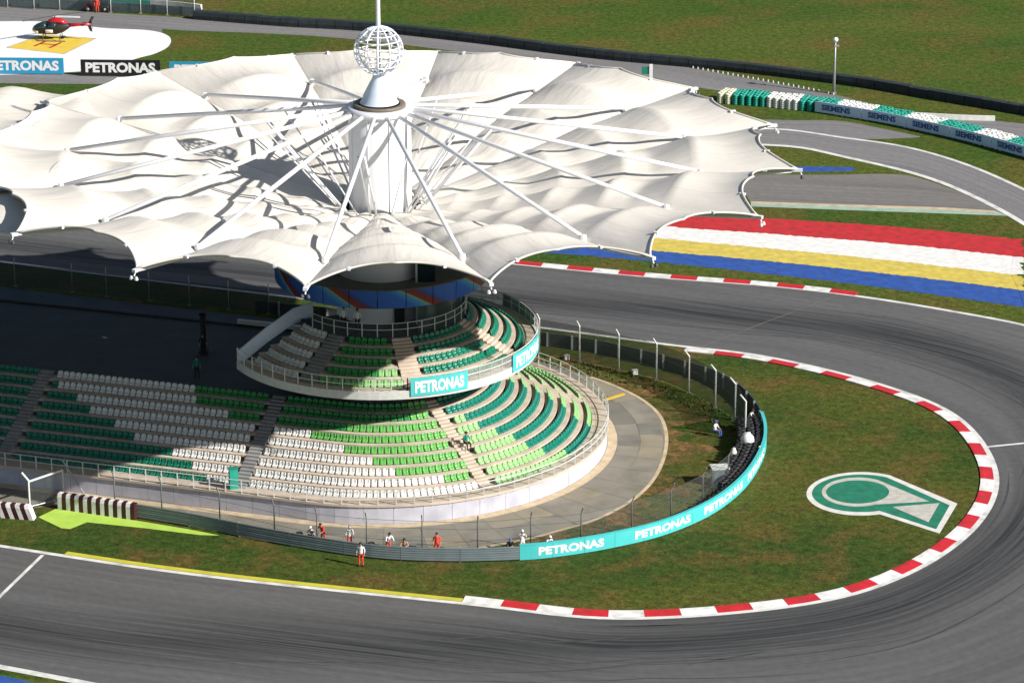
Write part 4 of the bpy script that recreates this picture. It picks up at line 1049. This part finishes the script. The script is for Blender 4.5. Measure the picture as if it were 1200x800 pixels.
# hoardings by the helipad
for (x0, x1, y, m, lab) in ((-18, 75, 87, 'adblue', "leftmost blue PETRONAS hoarding standing in front of the white helipad"), (95, 188, 89.5, 'black', "black PETRONAS hoarding standing between the two blue hoardings"), (199, 293, 92, 'adblue', "blue PETRONAS hoarding half hidden by the far rim of the canopy")):
    a, c = G(x0, y), G(x1, y+.8); l = hypot(c[0]-a[0], c[1]-a[1]); rz = atan2(c[1]-a[1], c[0]-a[0])
    r = empty("hoarding", lab, "hoarding", (*a, 0), rz, "PETRONAS hoardings by the helipad"); H_ = 1.72
    b = MB(); b.box((l/2, .05, H_/2+.08), (l, .1, H_)); b.build("board", M[m], r)
    lettering("PETRONAS", lambda u, v, l=l: (l*(.06+.88*u), -.012, .42+1.1*v), M['white'], r)
    for k in range(5):
        b = MB(); xx = l*(k+.5)/5; b.tube([(xx, .12, 1.4), (xx, 1.0, 0)], .04, 4); b.build("stay", M['galv'], r)

# upper left fence, barrier and hut
fp = [(-40, 6), (9, 9), (40, 11), (70, 12), (130, 15), (165, 16), (196, 18), (228, 20)]
r = fence("mesh_fence", "wire fence with pale posts along the top left road behind the buggy", fp, 2.3, M['pale'], M['netdark'], 1, .06, .01)
pa = pxpath([(-40, 5.5), (100, 12), (235, 20)], 10); n_ = 14
gbr = empty("guard_rail_barrier", "dark slatted guard barrier below the wire fence at top left", "barrier")
for i in range(n_):
    b = MB(); b.wallstrip(lambda t, o: pa.at(t, o)[0], lerp(0, pa.L, i/n_)+.02, lerp(0, pa.L, (i+1)/n_)-.02, 2, [(0.25, 0), (.45, 0), (.45, 1.0), (.25, 1.0)]); b.build("barrier_panel", M['armco'], gbr)
pg = pxpath([(120, 4), (150, 5), (180, 6.5), (210, 9), (235, 12)], 6)
b = MB(); b.wallstrip(lambda t, o: pg.at(t, o)[0], 0, pg.L*.45, 6, [(0, .0), (1.6, .0), (1.6, .5), (0, .5)]); tag(b.build("green_mat", M['temer']), "pale green low bank mat behind the top left fence", "mat")
b = MB(); b.wallstrip(lambda t, o: pg.at(t, o)[0], pg.L*.47, pg.L, 6, [(0, .0), (.4, .0), (.35, .6), (.05, .6)]); tag(b.build("low_wall", M['twhite']), "low pale wall end right of the green mat behind the top left fence", "wall")

# ------------------------------------------------------------------ helicopter
hx, hy = G(70, 47); hel = empty("helicopter", "small red, white and black helicopter parked on the yellow square of the helipad", "helicopter", (hx, hy, 0), radians(-4))
def loft(b, secs, n=12, mi=0):
    base = len(b.v)
    for x, z, ry, rz_ in secs:
        for k in range(n): an = 2*pi*k/n; b.v.append((x, ry*cos(an), z+rz_*sin(an)))
    for i in range(len(secs)-1):
        for k in range(n): b.f.append((base+i*n+k, base+(i+1)*n+k, base+(i+1)*n+(k+1) % n, base+i*n+(k+1) % n)); b.m.append(mi)
    b.f.append(tuple(base+k for k in range(n))); b.m.append(mi); b.f.append(tuple(base+(len(secs)-1)*n+k for k in range(n-1, -1, -1))); b.m.append(mi)
b = MB(); loft(b, [(-3.3, 1.35, .1, .1), (-3.0, 1.35, .5, .42), (-2.4, 1.42, .75, .7), (-1.5, 1.5, .85, .82), (-.4, 1.5, .85, .82), (.5, 1.6, .65, .62), (1.1, 1.75, .35, .36), (1.3, 1.8, .2, .24)]); b.build("fuselage", M['black'], hel, True); hel.scale = (.9,)*3; b = MB(); loft(b, [(-1.55, 1.35, .86, .5), (-1.5, 1.35, .89, .55), (-.7, 1.35, .89, .55), (-.65, 1.35, .86, .5)]); b.build("door", M['white'], hel, True); b = MB(); loft(b, [(-3.34, 1.2, .1, .1), (-3.05, 1.2, .48, .3), (-2.5, 1.15, .7, .45)]); b.build("nose", M['tcream'], hel, True)
b = MB(); loft(b, [(-3.15, 1.5, .35, .2), (-2.7, 1.6, .66, .42), (-2.0, 1.75, .8, .55), (-1.55, 1.8, .84, .55)]); b.build("windscreen", M['glass'], hel, True)
b = MB(); loft(b, [(-1.2, 1.9, .87, .42), (-.4, 1.9, .87, .45), (-.2, 1.9, .6, .3)]); b.build("cabin_window", M['glass'], hel, True)
b = MB(); loft(b, [(-1.3, 2.3, .4, .2), (-.8, 2.45, .5, .35), (.3, 2.4, .5, .35), (1.0, 2.1, .2, .2)]); b.build("engine_cowl", M['hred'], hel, True)
b = MB(); loft(b, [(1.0, 1.85, .24, .27), (2.4, 1.95, .17, .19), (4.0, 2.02, .12, .13)]); b.build("tail_boom", M['hred'], hel, True)
b = MB(); b.v = [(3.5, -.05, 1.95), (3.9, -.05, 1.95), (4.35, -.05, 3.0), (4.05, -.05, 3.0), (3.5, .05, 1.95), (3.9, .05, 1.95), (4.35, .05, 3.0), (4.05, .05, 3.0), (3.8, -.05, 1.2), (4.1, -.05, 1.1), (3.8, .05, 1.2), (4.1, .05, 1.1)]
b.f = [(0, 1, 2, 3), (7, 6, 5, 4), (0, 4, 5, 1), (1, 5, 6, 2), (2, 6, 7, 3), (3, 7, 4, 0), (0, 8, 9, 1), (5, 11, 10, 4), (0, 4, 10, 8), (8, 10, 11, 9), (9, 11, 5, 1)]; b.m = [0]*11; b.build("tail_fin", M['black'], hel)
b = MB(); b.box((3.0, 0, 2.02), (.5, 1.6, .06)); b.build("stabiliser", M['black'], hel)
b = MB(); b.tube([(-.5, 0, 2.6), (-.5, 0, 3.05)], .08, 8); b.build("rotor_mast", M['darksteel'], hel)
for an in (radians(38), radians(218)):
    b = MB(); c, s = cos(an), sin(an); v = []
    for r_ in (.1, 4.3):
        for w_ in (-.12, .12):
            for z in (3.02, 3.06): v.append((-.5+r_*c-w_*s, r_*s+w_*c, z-(.12 if r_ > 1 else 0)))
    b.v = v; b.f = [(0, 1, 3, 2), (4, 6, 7, 5), (0, 4, 5, 1), (2, 3, 7, 6), (1, 5, 7, 3), (0, 2, 6, 4)]; b.m = [0]*6; b.build("rotor_blade", M['darksteel'], hel)
b = MB(); b.box((4.1, -.12, 2.1), (.08, .03, 1.3), .3); b.build("tail_rotor", M['darksteel'], hel)
for s in (-1, 1):
    b = MB(); b.tube([(-2.9, s*.95, .28), (-2.6, s*.95, .08), (.9, s*.95, .08)], .06, 6); sk_ = b.build("skid", M['darksteel'], hel)
    for xx in (-1.9, .2): b = MB(); b.tube([(xx, s*.4, .85), (xx, s*.95, .1)], .05, 6); b.build("skid_leg", M['darksteel'], sk_)

# ------------------------------------------------------------------ buggy at the top
bx, by = G(116, 12.5); bu = empty("buggy", "small red and black open buggy parked by the wire fence at the top edge", "vehicle", (bx, by, 0), radians(-8))
b = MB(); b.box((-.5, 0, .72), (1.9, 1.35, .45), 0, 0, .85); b.build("body", M['hred'], bu)
b = MB(); b.box((.75, 0, .62), (1.1, 1.4, .4)); b.box((.75, 0, .95), (1.0, 1.3, .18)); b.build("cargo_tray", M['black'], bu)
b = MB(); b.box((-.1, 0, 1.1), (.5, 1.1, .35)); b.build("seat", M['black'], bu)
b = MB()
for x_, y_ in ((-.9, -.6), (-.9, .6), (.35, -.6), (.35, .6)): b.tube([(x_, y_, .9), (x_*.8, y_, 1.9)], .05, 6)
b.box((-.3, 0, 1.93), (1.3, 1.3, .06)); b.build("roll_frame", M['darksteel'], bu)
for x_ in (-1.05, .95):
    for y_ in (-.68, .68):
        b = MB(); b.tube([(x_, y_-.13, .34), (x_, y_+.13, .34)], .34, 14); wh = b.build("wheel", M['rubber'], bu); b = MB(); b.tube([(x_, y_-.14, .34), (x_, y_+.14, .34)], .15, 8); b.build("rim", M['pale'], wh)
for y_ in (-.45, .45): b = MB(); b.box((-1.47, y_, .75), (.06, .2, .14)); b.build("headlight", M['white'], bu)

# ------------------------------------------------------------------ people
POSES = {}
def pose(name):
    J = {  # standing
        'pelvis': (0, 0, .94), 'waist': (0, .0, 1.1), 'chest': (0, .0, 1.32), 'neck': (0, .01, 1.49), 'chin': (0, .03, 1.57), 'head': (0, .02, 1.66), 'crown': (0, .01, 1.73),
        'hipL': (.10, 0, .90), 'kneeL': (.12, .03, .50), 'ankL': (.13, -.02, .09), 'toeL': (.15, .15, .04), 'hipR': (-.10, 0, .90), 'kneeR': (-.12, .02, .50), 'ankR': (-.14, -.02, .09), 'toeR': (-.17, .14, .04),
        'shL': (.19, 0, 1.42), 'elL': (.27, -.04, 1.15), 'wrL': (.27, .08, .93), 'shR': (-.19, 0, 1.42), 'elR': (-.27, -.04, 1.15), 'wrR': (-.26, .09, .93)}
    if name == 'raise':   # both forearms up, holding a camera to the face
        J.update(elL=(.26, .10, 1.22), wrL=(.09, .26, 1.55), elR=(-.26, .10, 1.22), wrR=(-.09, .26, 1.53))
    if name == 'crouch':
        for k in ('pelvis', 'waist', 'chest', 'neck', 'chin', 'head', 'crown', 'shL', 'shR', 'hipL', 'hipR'):
            x, y, z = J[k]; J[k] = (x, y+.35*(z-.9)-.1, z-.52-.06*(z-.9))
        J.update(kneeL=(.17, .33, .52), kneeR=(-.16, .28, .34), ankL=(.15, .05, .10), ankR=(-.15, -.22, .12), toeL=(.16, .23, .04), toeR=(-.15, -.08, .04), elL=(.27, .2, .66), wrL=(.16, .40, .72), elR=(-.27, .2, .64), wrR=(-.12, .42, .70))
    if name == 'sit':
        for k in ('pelvis', 'waist', 'chest', 'neck', 'chin', 'head', 'crown', 'shL', 'shR', 'hipL', 'hipR'):
            x, y, z = J[k]; J[k] = (x, y-.05+.1*(z-.9), z-.46)
        J.update(kneeL=(.14, .42, .50), kneeR=(-.14, .42, .50), ankL=(.14, .45, .09), ankR=(-.14, .45, .09), toeL=(.15, .62, .04), toeR=(-.15, .62, .04), elL=(.25, .12, .70), wrL=(.14, .33, .62), elR=(-.25, .12, .70), wrR=(-.14, .33, .62))
    if name == 'lean':
        for k in ('waist', 'chest', 'neck', 'chin', 'head', 'crown', 'shL', 'shR'):
            x, y, z = J[k]; J[k] = (x, y+.45*(z-.9), z-.10*(z-.9))
        J.update(elL=(.28, .38, 1.10), wrL=(.2, .62, 1.10), elR=(-.28, .38, 1.10), wrR=(-.2, .62, 1.08))
    return J
RAD = {'pelvis': (.15, .12), 'waist': (.14, .11), 'chest': (.17, .12), 'neck': (.058, .06), 'chin': (.07, .08), 'head': (.082, .10), 'crown': (.06, .07), 'hip': (.095, .1), 'knee': (.062, .065), 'ank': (.045, .05), 'toe': (.045, .035), 'sh': (.065, .065), 'el': (.047, .047), 'wr': (.032, .032)}
BONES = [('pelvis', 'waist'), ('waist', 'chest'), ('chest', 'neck'), ('neck', 'chin'), ('chin', 'head'), ('head', 'crown'), ('pelvis', 'hipL'), ('hipL', 'kneeL'), ('kneeL', 'ankL'), ('ankL', 'toeL'), ('pelvis', 'hipR'), ('hipR', 'kneeR'), ('kneeR', 'ankR'), ('ankR', 'toeR'),
         ('chest', 'shL'), ('shL', 'elL'), ('elL', 'wrL'), ('chest', 'shR'), ('shR', 'elR'), ('elR', 'wrR')]
def body_mesh(name):
    if name in POSES: return POSES[name]
    J = pose(name); keys = list(J)
    me = bpy.data.meshes.new("b"); me.from_pydata([J[k] for k in keys], [(keys.index(a), keys.index(c)) for a, c in BONES], [])
    o = bpy.data.objects.new("b", me); COL.objects.link(o); md = o.modifiers.new("s", 'SKIN'); md.use_smooth_shade = True; sb = o.modifiers.new("d", 'SUBSURF'); sb.levels = 1
    for i, k in enumerate(keys):
        r = RAD.get(k) or RAD[k[:-1]]; me.skin_vertices[0].data[i].radius = r; me.skin_vertices[0].data[i].use_root = (k == 'pelvis')
    dg = bpy.context.evaluated_depsgraph_get(); m2 = bpy.data.meshes.new_from_object(o.evaluated_get(dg)); bpy.data.objects.remove(o)
    v = [tuple(x.co) for x in m2.vertices]; f = [tuple(p.vertices) for p in m2.polygons]; cls = []
    def near(c):
        best = None
        for a, d in BONES:
            A_, D_ = J[a], J[d]; ab = sub(D_, A_); t = max(0, min(1, sum((c[i]-A_[i])*ab[i] for i in range(3))/(sum(x*x for x in ab)+1e-9))); q = add(A_, mul(ab, t)); dd = sum((c[i]-q[i])**2 for i in range(3))
            if best is None or dd < best[0]: best = (dd, a, d, t)
        return best
    for p in m2.polygons:
        _, a, d, t = near(tuple(p.center))
        if a in ('chin', 'head') or (a == 'neck'): cls.append(0)
        elif a in ('elL', 'elR') and t > .55: cls.append(0)
        elif a[:2] in ('sh', 'el') or a in ('chest', 'waist') or (a == 'pelvis' and d == 'waist'): cls.append(1)
        elif a.startswith('ank'): cls.append(3)
        else: cls.append(2)
    bpy.data.meshes.remove(m2)
    # nose, ears, five-fingered hands rooted in the wrists
    b = MB(); b.v = v; b.f = f; b.m = cls
    hd = J['head']; b.tube([add(hd, (0, .085, .02)), add(hd, (0, .115, -.015))], [.012, .018], 5, 0)
    for s in (-1, 1): b.tube([add(hd, (s*.075, -.01, .02)), add(hd, (s*.098, -.015, -.02))], [.02, .016], 5, 0)
    for s, w_, e_ in ((1, 'wrL', 'elL'), (-1, 'wrR', 'elR')):
        W_ = J[w_]; d = norm(sub(W_, J[e_])); side = norm(cross(d, (s*1.0, 0.2, 0.1))); out = norm(cross(side, d))
        pc = add(W_, mul(d, .05)); b.tube([W_, pc, add(W_, mul(d, .09))], [.028, .038, .034], 6, 0)
        for k in range(4):
            o_ = add(add(W_, mul(d, .085)), mul(side, (k-1.5)*.018)); ln = (.06, .075, .07, .055)[k]
            m_ = add(o_, mul(d, ln*.55)); b.tube([o_, m_, add(add(m_, mul(d, ln*.35)), mul(out, .02))], [.0085, .008, .006], 4, 0)
        o_ = add(add(W_, mul(d, .03)), mul(side, -.03)); b.tube([o_, add(add(o_, mul(d, .03)), mul(side, -.025)), add(add(o_, mul(d, .06)), mul(side, -.03))], [.011, .009, .007], 4, 0)
    POSES[name] = (b.v, b.f, b.m, J); return POSES[name]
def person(label, loc, rz, pz, top, legs, hat='cap', shoes='blackc', z=0.0, scale=1.0, group=None):
    v, f, m, J = body_mesh(pz); root = empty("person", label, "person", (loc[0], loc[1], z), rz, group); root.scale = (scale,)*3
    b = MB(); b.v = list(v); b.f = list(f); b.m = list(m); b.build("body", [M['skin'], M[top], M[legs], M[shoes]], root, True, fix=False)
    hd = J['head']; b = MB(); b.lathe((hd[0], hd[1]-.012, hd[2]), [(.0, .125), (.06, .11), (.1, .06), (.112, .0), (.105, -.02), (.09, -.02)], 10)
    if hat != 'cap': b.box((hd[0], hd[1]+.12, hd[2]+.02), (.13, .12, .015))
    b.build("hair" if hat == 'cap' else "hat", M[hat], root, True); return root
def at(x, y, z=0.0): return G(x, y, z)
GM = "marshals in orange red overalls"
person("marshal in white top and orange overalls standing alone on the grass before the barrier", at(423, 663), radians(170), 'stand', 'shirtw', 'orange', 'cap', group=GM)
person("marshal in orange leaning over the rail barrier, leftmost of the marshals behind it", at(379, 637), radians(150), 'lean', 'orange', 'orange', 'cap', group=GM)
person("marshal with white cap and top behind the barrier, left of the lone marshal", at(410, 642), radians(190), 'stand', 'shirtw', 'orange', 'shirtw', scale=.97, group=GM)
person("marshal in white top and orange legs behind the barrier just right of the lone marshal", at(455, 648), radians(200), 'lean', 'shirtw', 'orange', 'cap', group=GM)
person("marshal in orange behind the barrier at the right end of the marshals", at(512, 650), radians(175), 'stand', 'orange', 'orange', 'cap', scale=.95, group=GM)
person("person in white crouching behind the barrier beside the leftmost marshal", at(366, 634), radians(140), 'crouch', 'shirtw', 'blackc', 'shirtw')
person("person in black with bare arms crouching among the black bags behind the barrier", at(474, 648), radians(180), 'crouch', 'skin', 'blackc', 'cap')
person("photographer in white raising a camera where the turquoise hoarding begins", at(612, 648), radians(200), 'raise', 'shirtw', 'shirtw', 'shirtw')
person("photographer in dark clothes crouching left of the white clad photographer", at(598, 648), radians(180), 'crouch', 'blackc', 'blackc', 'bluec')
person("person in white crouching behind the first PETRONAS word of the hoarding", at(643, 645), radians(210), 'crouch', 'shirtw', 'gutter', 'shirtw')
person("person in blue and white sitting alone on the infield grass near the pale fence", at(838, 511), radians(240), 'sit', 'shirtw', 'bluec', 'bluec')
person("person in pink and white behind the tyres at the top of the hoarding curve", at(879, 496), radians(250), 'crouch', 'shirtw', 'blackc', 'cap')
person("person in cream hat and shirt standing at the tyres on the right of the curve", at(887, 540), radians(250), 'crouch', 'shirtw', 'gutter', 'tcream')
zi_ = zi-.05
a1_ = PA(radians(-112), 5.6); a2_ = PA(radians(-106), 5.3)
person("steward in white shirt on the tower walkway, left of the other steward", at(403, 386, zi_), radians(185), 'stand', 'shirtw', 'blackc', 'cap', z=zi_)
person("steward in white shirt on the tower walkway near the dark door", at(419, 388, zi_), radians(175), 'stand', 'shirtw', 'blackc', 'cap', z=zi_)
person("person in green top on the shaded deck beside the dark column", at(231, 443, zt), radians(180), 'stand', 'greenc', 'blackc', 'cap', z=zt-.02)
person("person in dark clothes standing further back on the shaded deck", at(238, 416, zt), radians(200), 'stand', 'blackc', 'blackc', 'cap', z=zt-.02)
person("person in teal sitting on the aisle stairs of the curved seats", PL(13.6, 12.0), radians(-60)+pi/2+pi, 'sit', 'greenc', 'blackc', 'cap', z=3.15)
person("person in orange overalls standing beside the red buggy", at(114, 15), radians(180), 'stand', 'orange', 'orange', 'cap', group=GM)
person("person in dark green sitting at the rear of the buggy by the fence", at(127, 14), radians(200), 'sit', 'greenc', 'blackc', 'cap')

# ------------------------------------------------------------------ small things
def bag(label, loc, rz, w_, d_, h_, m='black', z=0.0):
    r = empty("equipment_bag", label, "bag", (*loc, z), rz); b = MB(); loft(b, [(-w_/2, h_*.45, d_*.35, h_*.38), (-w_*.38, h_*.5, d_*.5, h_*.5), (w_*.38, h_*.5, d_*.5, h_*.5), (w_/2, h_*.45, d_*.35, h_*.38)], 10); b.build("bag_body", M[m], r, True)
    b = MB(); b.tube([(-w_*.2, 0, h_*.95), (-w_*.12, 0, h_*1.15), (w_*.12, 0, h_*1.15), (w_*.2, 0, h_*.95)], .02, 5); b.build("handle", M['darksteel'], r)
for k, (x, y, lab) in enumerate(((481, 648, "largest black equipment bag left of the next two behind the barrier"), (491, 649, "middle black equipment bag behind the barrier"), (500, 650, "small black equipment bag beside the rightmost marshal"))):
    bag(lab, at(x, y), .2*k, .95-.2*k, .5, .55-.08*k)
bag("dark camera bag on the ground left of the photographers", at(590, 648), .1, .8, .5, .45)
# yellow green bin by fence posts, green bin
def bin_(label, loc, m, h=.8, z=0.0, r=.25):
    o = empty("bin", label, "bin", (*loc, z)); b = MB(); b.lathe(O, [(0, .0), (r*.8, 0), (r, h*.9), (r*1.05, h*.9), (r*1.05, h)], 12); b.build("bin_body", M[m], o, True); b = MB(); b.lathe(O, [(r*1.08, h), (r*.9, h+.07), (0, h+.1)], 12); b.build("lid", M['darksteel'], o, True)
bin_("dark green bin standing left of the crouching person behind the barrier", at(351, 634), 'greenc', .6)
bin_("olive yellow bin at the fence post right of the lone marshal", at(435, 646), 'yellowm', .6)
q = PL(-5.4, 15.95); o = empty("steward_box", "upright teal ticket box at the foot of the left aisle", "box", (q[0]-.3, q[1], 1.47)); b = MB(); b.box((0, 0, .75), (.6, .45, 1.5), .3); b.build("cabinet", M['temer'], o); b = MB(); b.box((0, 0, 1.53), (.68, .52, .06), .3); b.build("lid", M['greenc'], o)
# cabinet and covered camera near the hoarding curve
q = at(843, 567); o = empty("equipment_cabinet", "grey equipment cabinet with pale lid on the infield grass by the hoarding", "cabinet", (*q, 0), .15)
b = MB(); b.box((0, 0, .65), (1.15, .9, 1.3)); b.build("cabinet_body", M['galv'], o); b = MB(); b.box((0, 0, 1.34), (1.3, 1.05, .08)); b.build("lid", M['pale'], o)
for s in (-.26, .26): b = MB(); b.box((s, -.46, .65), (.5, .03, 1.1)); b.build("door", M['armco'], o)
def cover(label, loc, h, r, m='pale'):
    o = empty("covered_camera", label, "camera", (*loc, 0))
    for k in range(3): a = k*2.1; b = MB(); b.tube([(0, 0, h*.7), (cos(a)*.45, sin(a)*.45, 0)], .035, 5); b.build("tripod_leg", M['galv'], o)
    b = MB(); rr = random.Random(int(h*100)); prof = [(0, h+.1), (r*.45, h+.05), (r*.85, h-.2), (r, h-.55), (r*.8, h-.95), (r*.7, h-1.0)]; b.lathe(O, prof, 10)
    b.v = [(x*(1+rr.uniform(-.15, .15)), y*(1+rr.uniform(-.15, .15)), z+rr.uniform(-.04, .04)) for x, y, z in b.v]; b.build("rain_cover", M[m], o, True)
cover("larger white covered television camera on a tripod beside the curve of tyres", at(875, 530), 1.5, .55, 'shirtw')
cover("smaller white covered camera standing left of the larger one", at(859, 545), 1.3, .3, 'pale')
q = at(873, 551); b = MB(); b.box((*q, .45), (.75, .25, .12), -.4); b.box((q[0], q[1], .2), (.1, .1, .4)); tag(b.build("bench", M['white']), "short white bench beside the tyres below the covered camera", "bench")
for x, y, lab in ((664, 421, "small white ground box on the grass nearest the balcony end"), (744, 438, "small white ground box beside the third pale fence post")):
    q = at(x, y); o = empty("ground_box", lab, "box", (*q, 0)); b = MB(); b.box((0, 0, .16), (.4, .35, .32), .3, 0, .9); b.build("box_body", M['white'], o); b = MB(); b.box((0, 0, .34), (.44, .39, .03), .3); b.build("lid", M['pale'], o)
# yellow drain channel cover across the apron
a, c = at(706, 470), at(731, 462); l = hypot(c[0]-a[0], c[1]-a[1]); b = MB(); b.box(((a[0]+c[0])/2, (a[1]+c[1])/2, .06), (l, .28, .09), atan2(c[1]-a[1], c[0]-a[0])); tag(b.build("drain_cover", M['yellowm']), "yellow drain cover lying across the concrete apron right of the stand", "drain cover")
# column on the deck
q = at(238, 416, zt); cc = empty("column", "dark slender column standing on the shaded concourse deck", "column", (q[0], q[1]+.6, zt-.02)); b = MB(); b.lathe(O, [(.28, 0), (.22, .2), (.22, 2.9), (.3, 3.1)], 12); b.build("shaft", M['dark'], cc, True); b = MB(); b.box((0, 0, .08), (.7, .7, .16)); b.build("base", M['dark'], cc)

# verge guard fence in the canopy shade behind the deck
r = fence("mesh_fence", "thin wire fence with grey posts on the shaded verge behind the deck", [(-40, 330), (18, 336), (85, 343), (125, 348), (175, 353), (222, 358), (268, 363), (315, 368)], 2.6, M['galv'], M['netdark'], 1, .05, .01)

# ------------------------------------------------------------------ weeds along the rear fence
gw = MB(); rr = random.Random(3)
wp = pxpath([(632, 420), (679, 430), (725, 442), (769, 454), (807, 468), (838, 486), (858, 505)], 8)
for i in range(520):
    (x, y), _ = wp.at(rr.uniform(0, wp.L), rr.uniform(-1.2, 1.0)*1.0); h = rr.uniform(.06, .30); a = rr.uniform(0, 6.28); w_ = rr.uniform(.05, .14)
    gw.quad([(x-w_*cos(a), y-w_*sin(a), .01), (x+w_*cos(a), y+w_*sin(a), .01), (x+w_*cos(a)*.3+.1*sin(a), y+.1*cos(a), h)])
o = gw.build("weeds", M['weed'], None, fix=False); tag(o, "ragged green weeds growing along the inside of the pale fence", "weeds", kind="stuff")
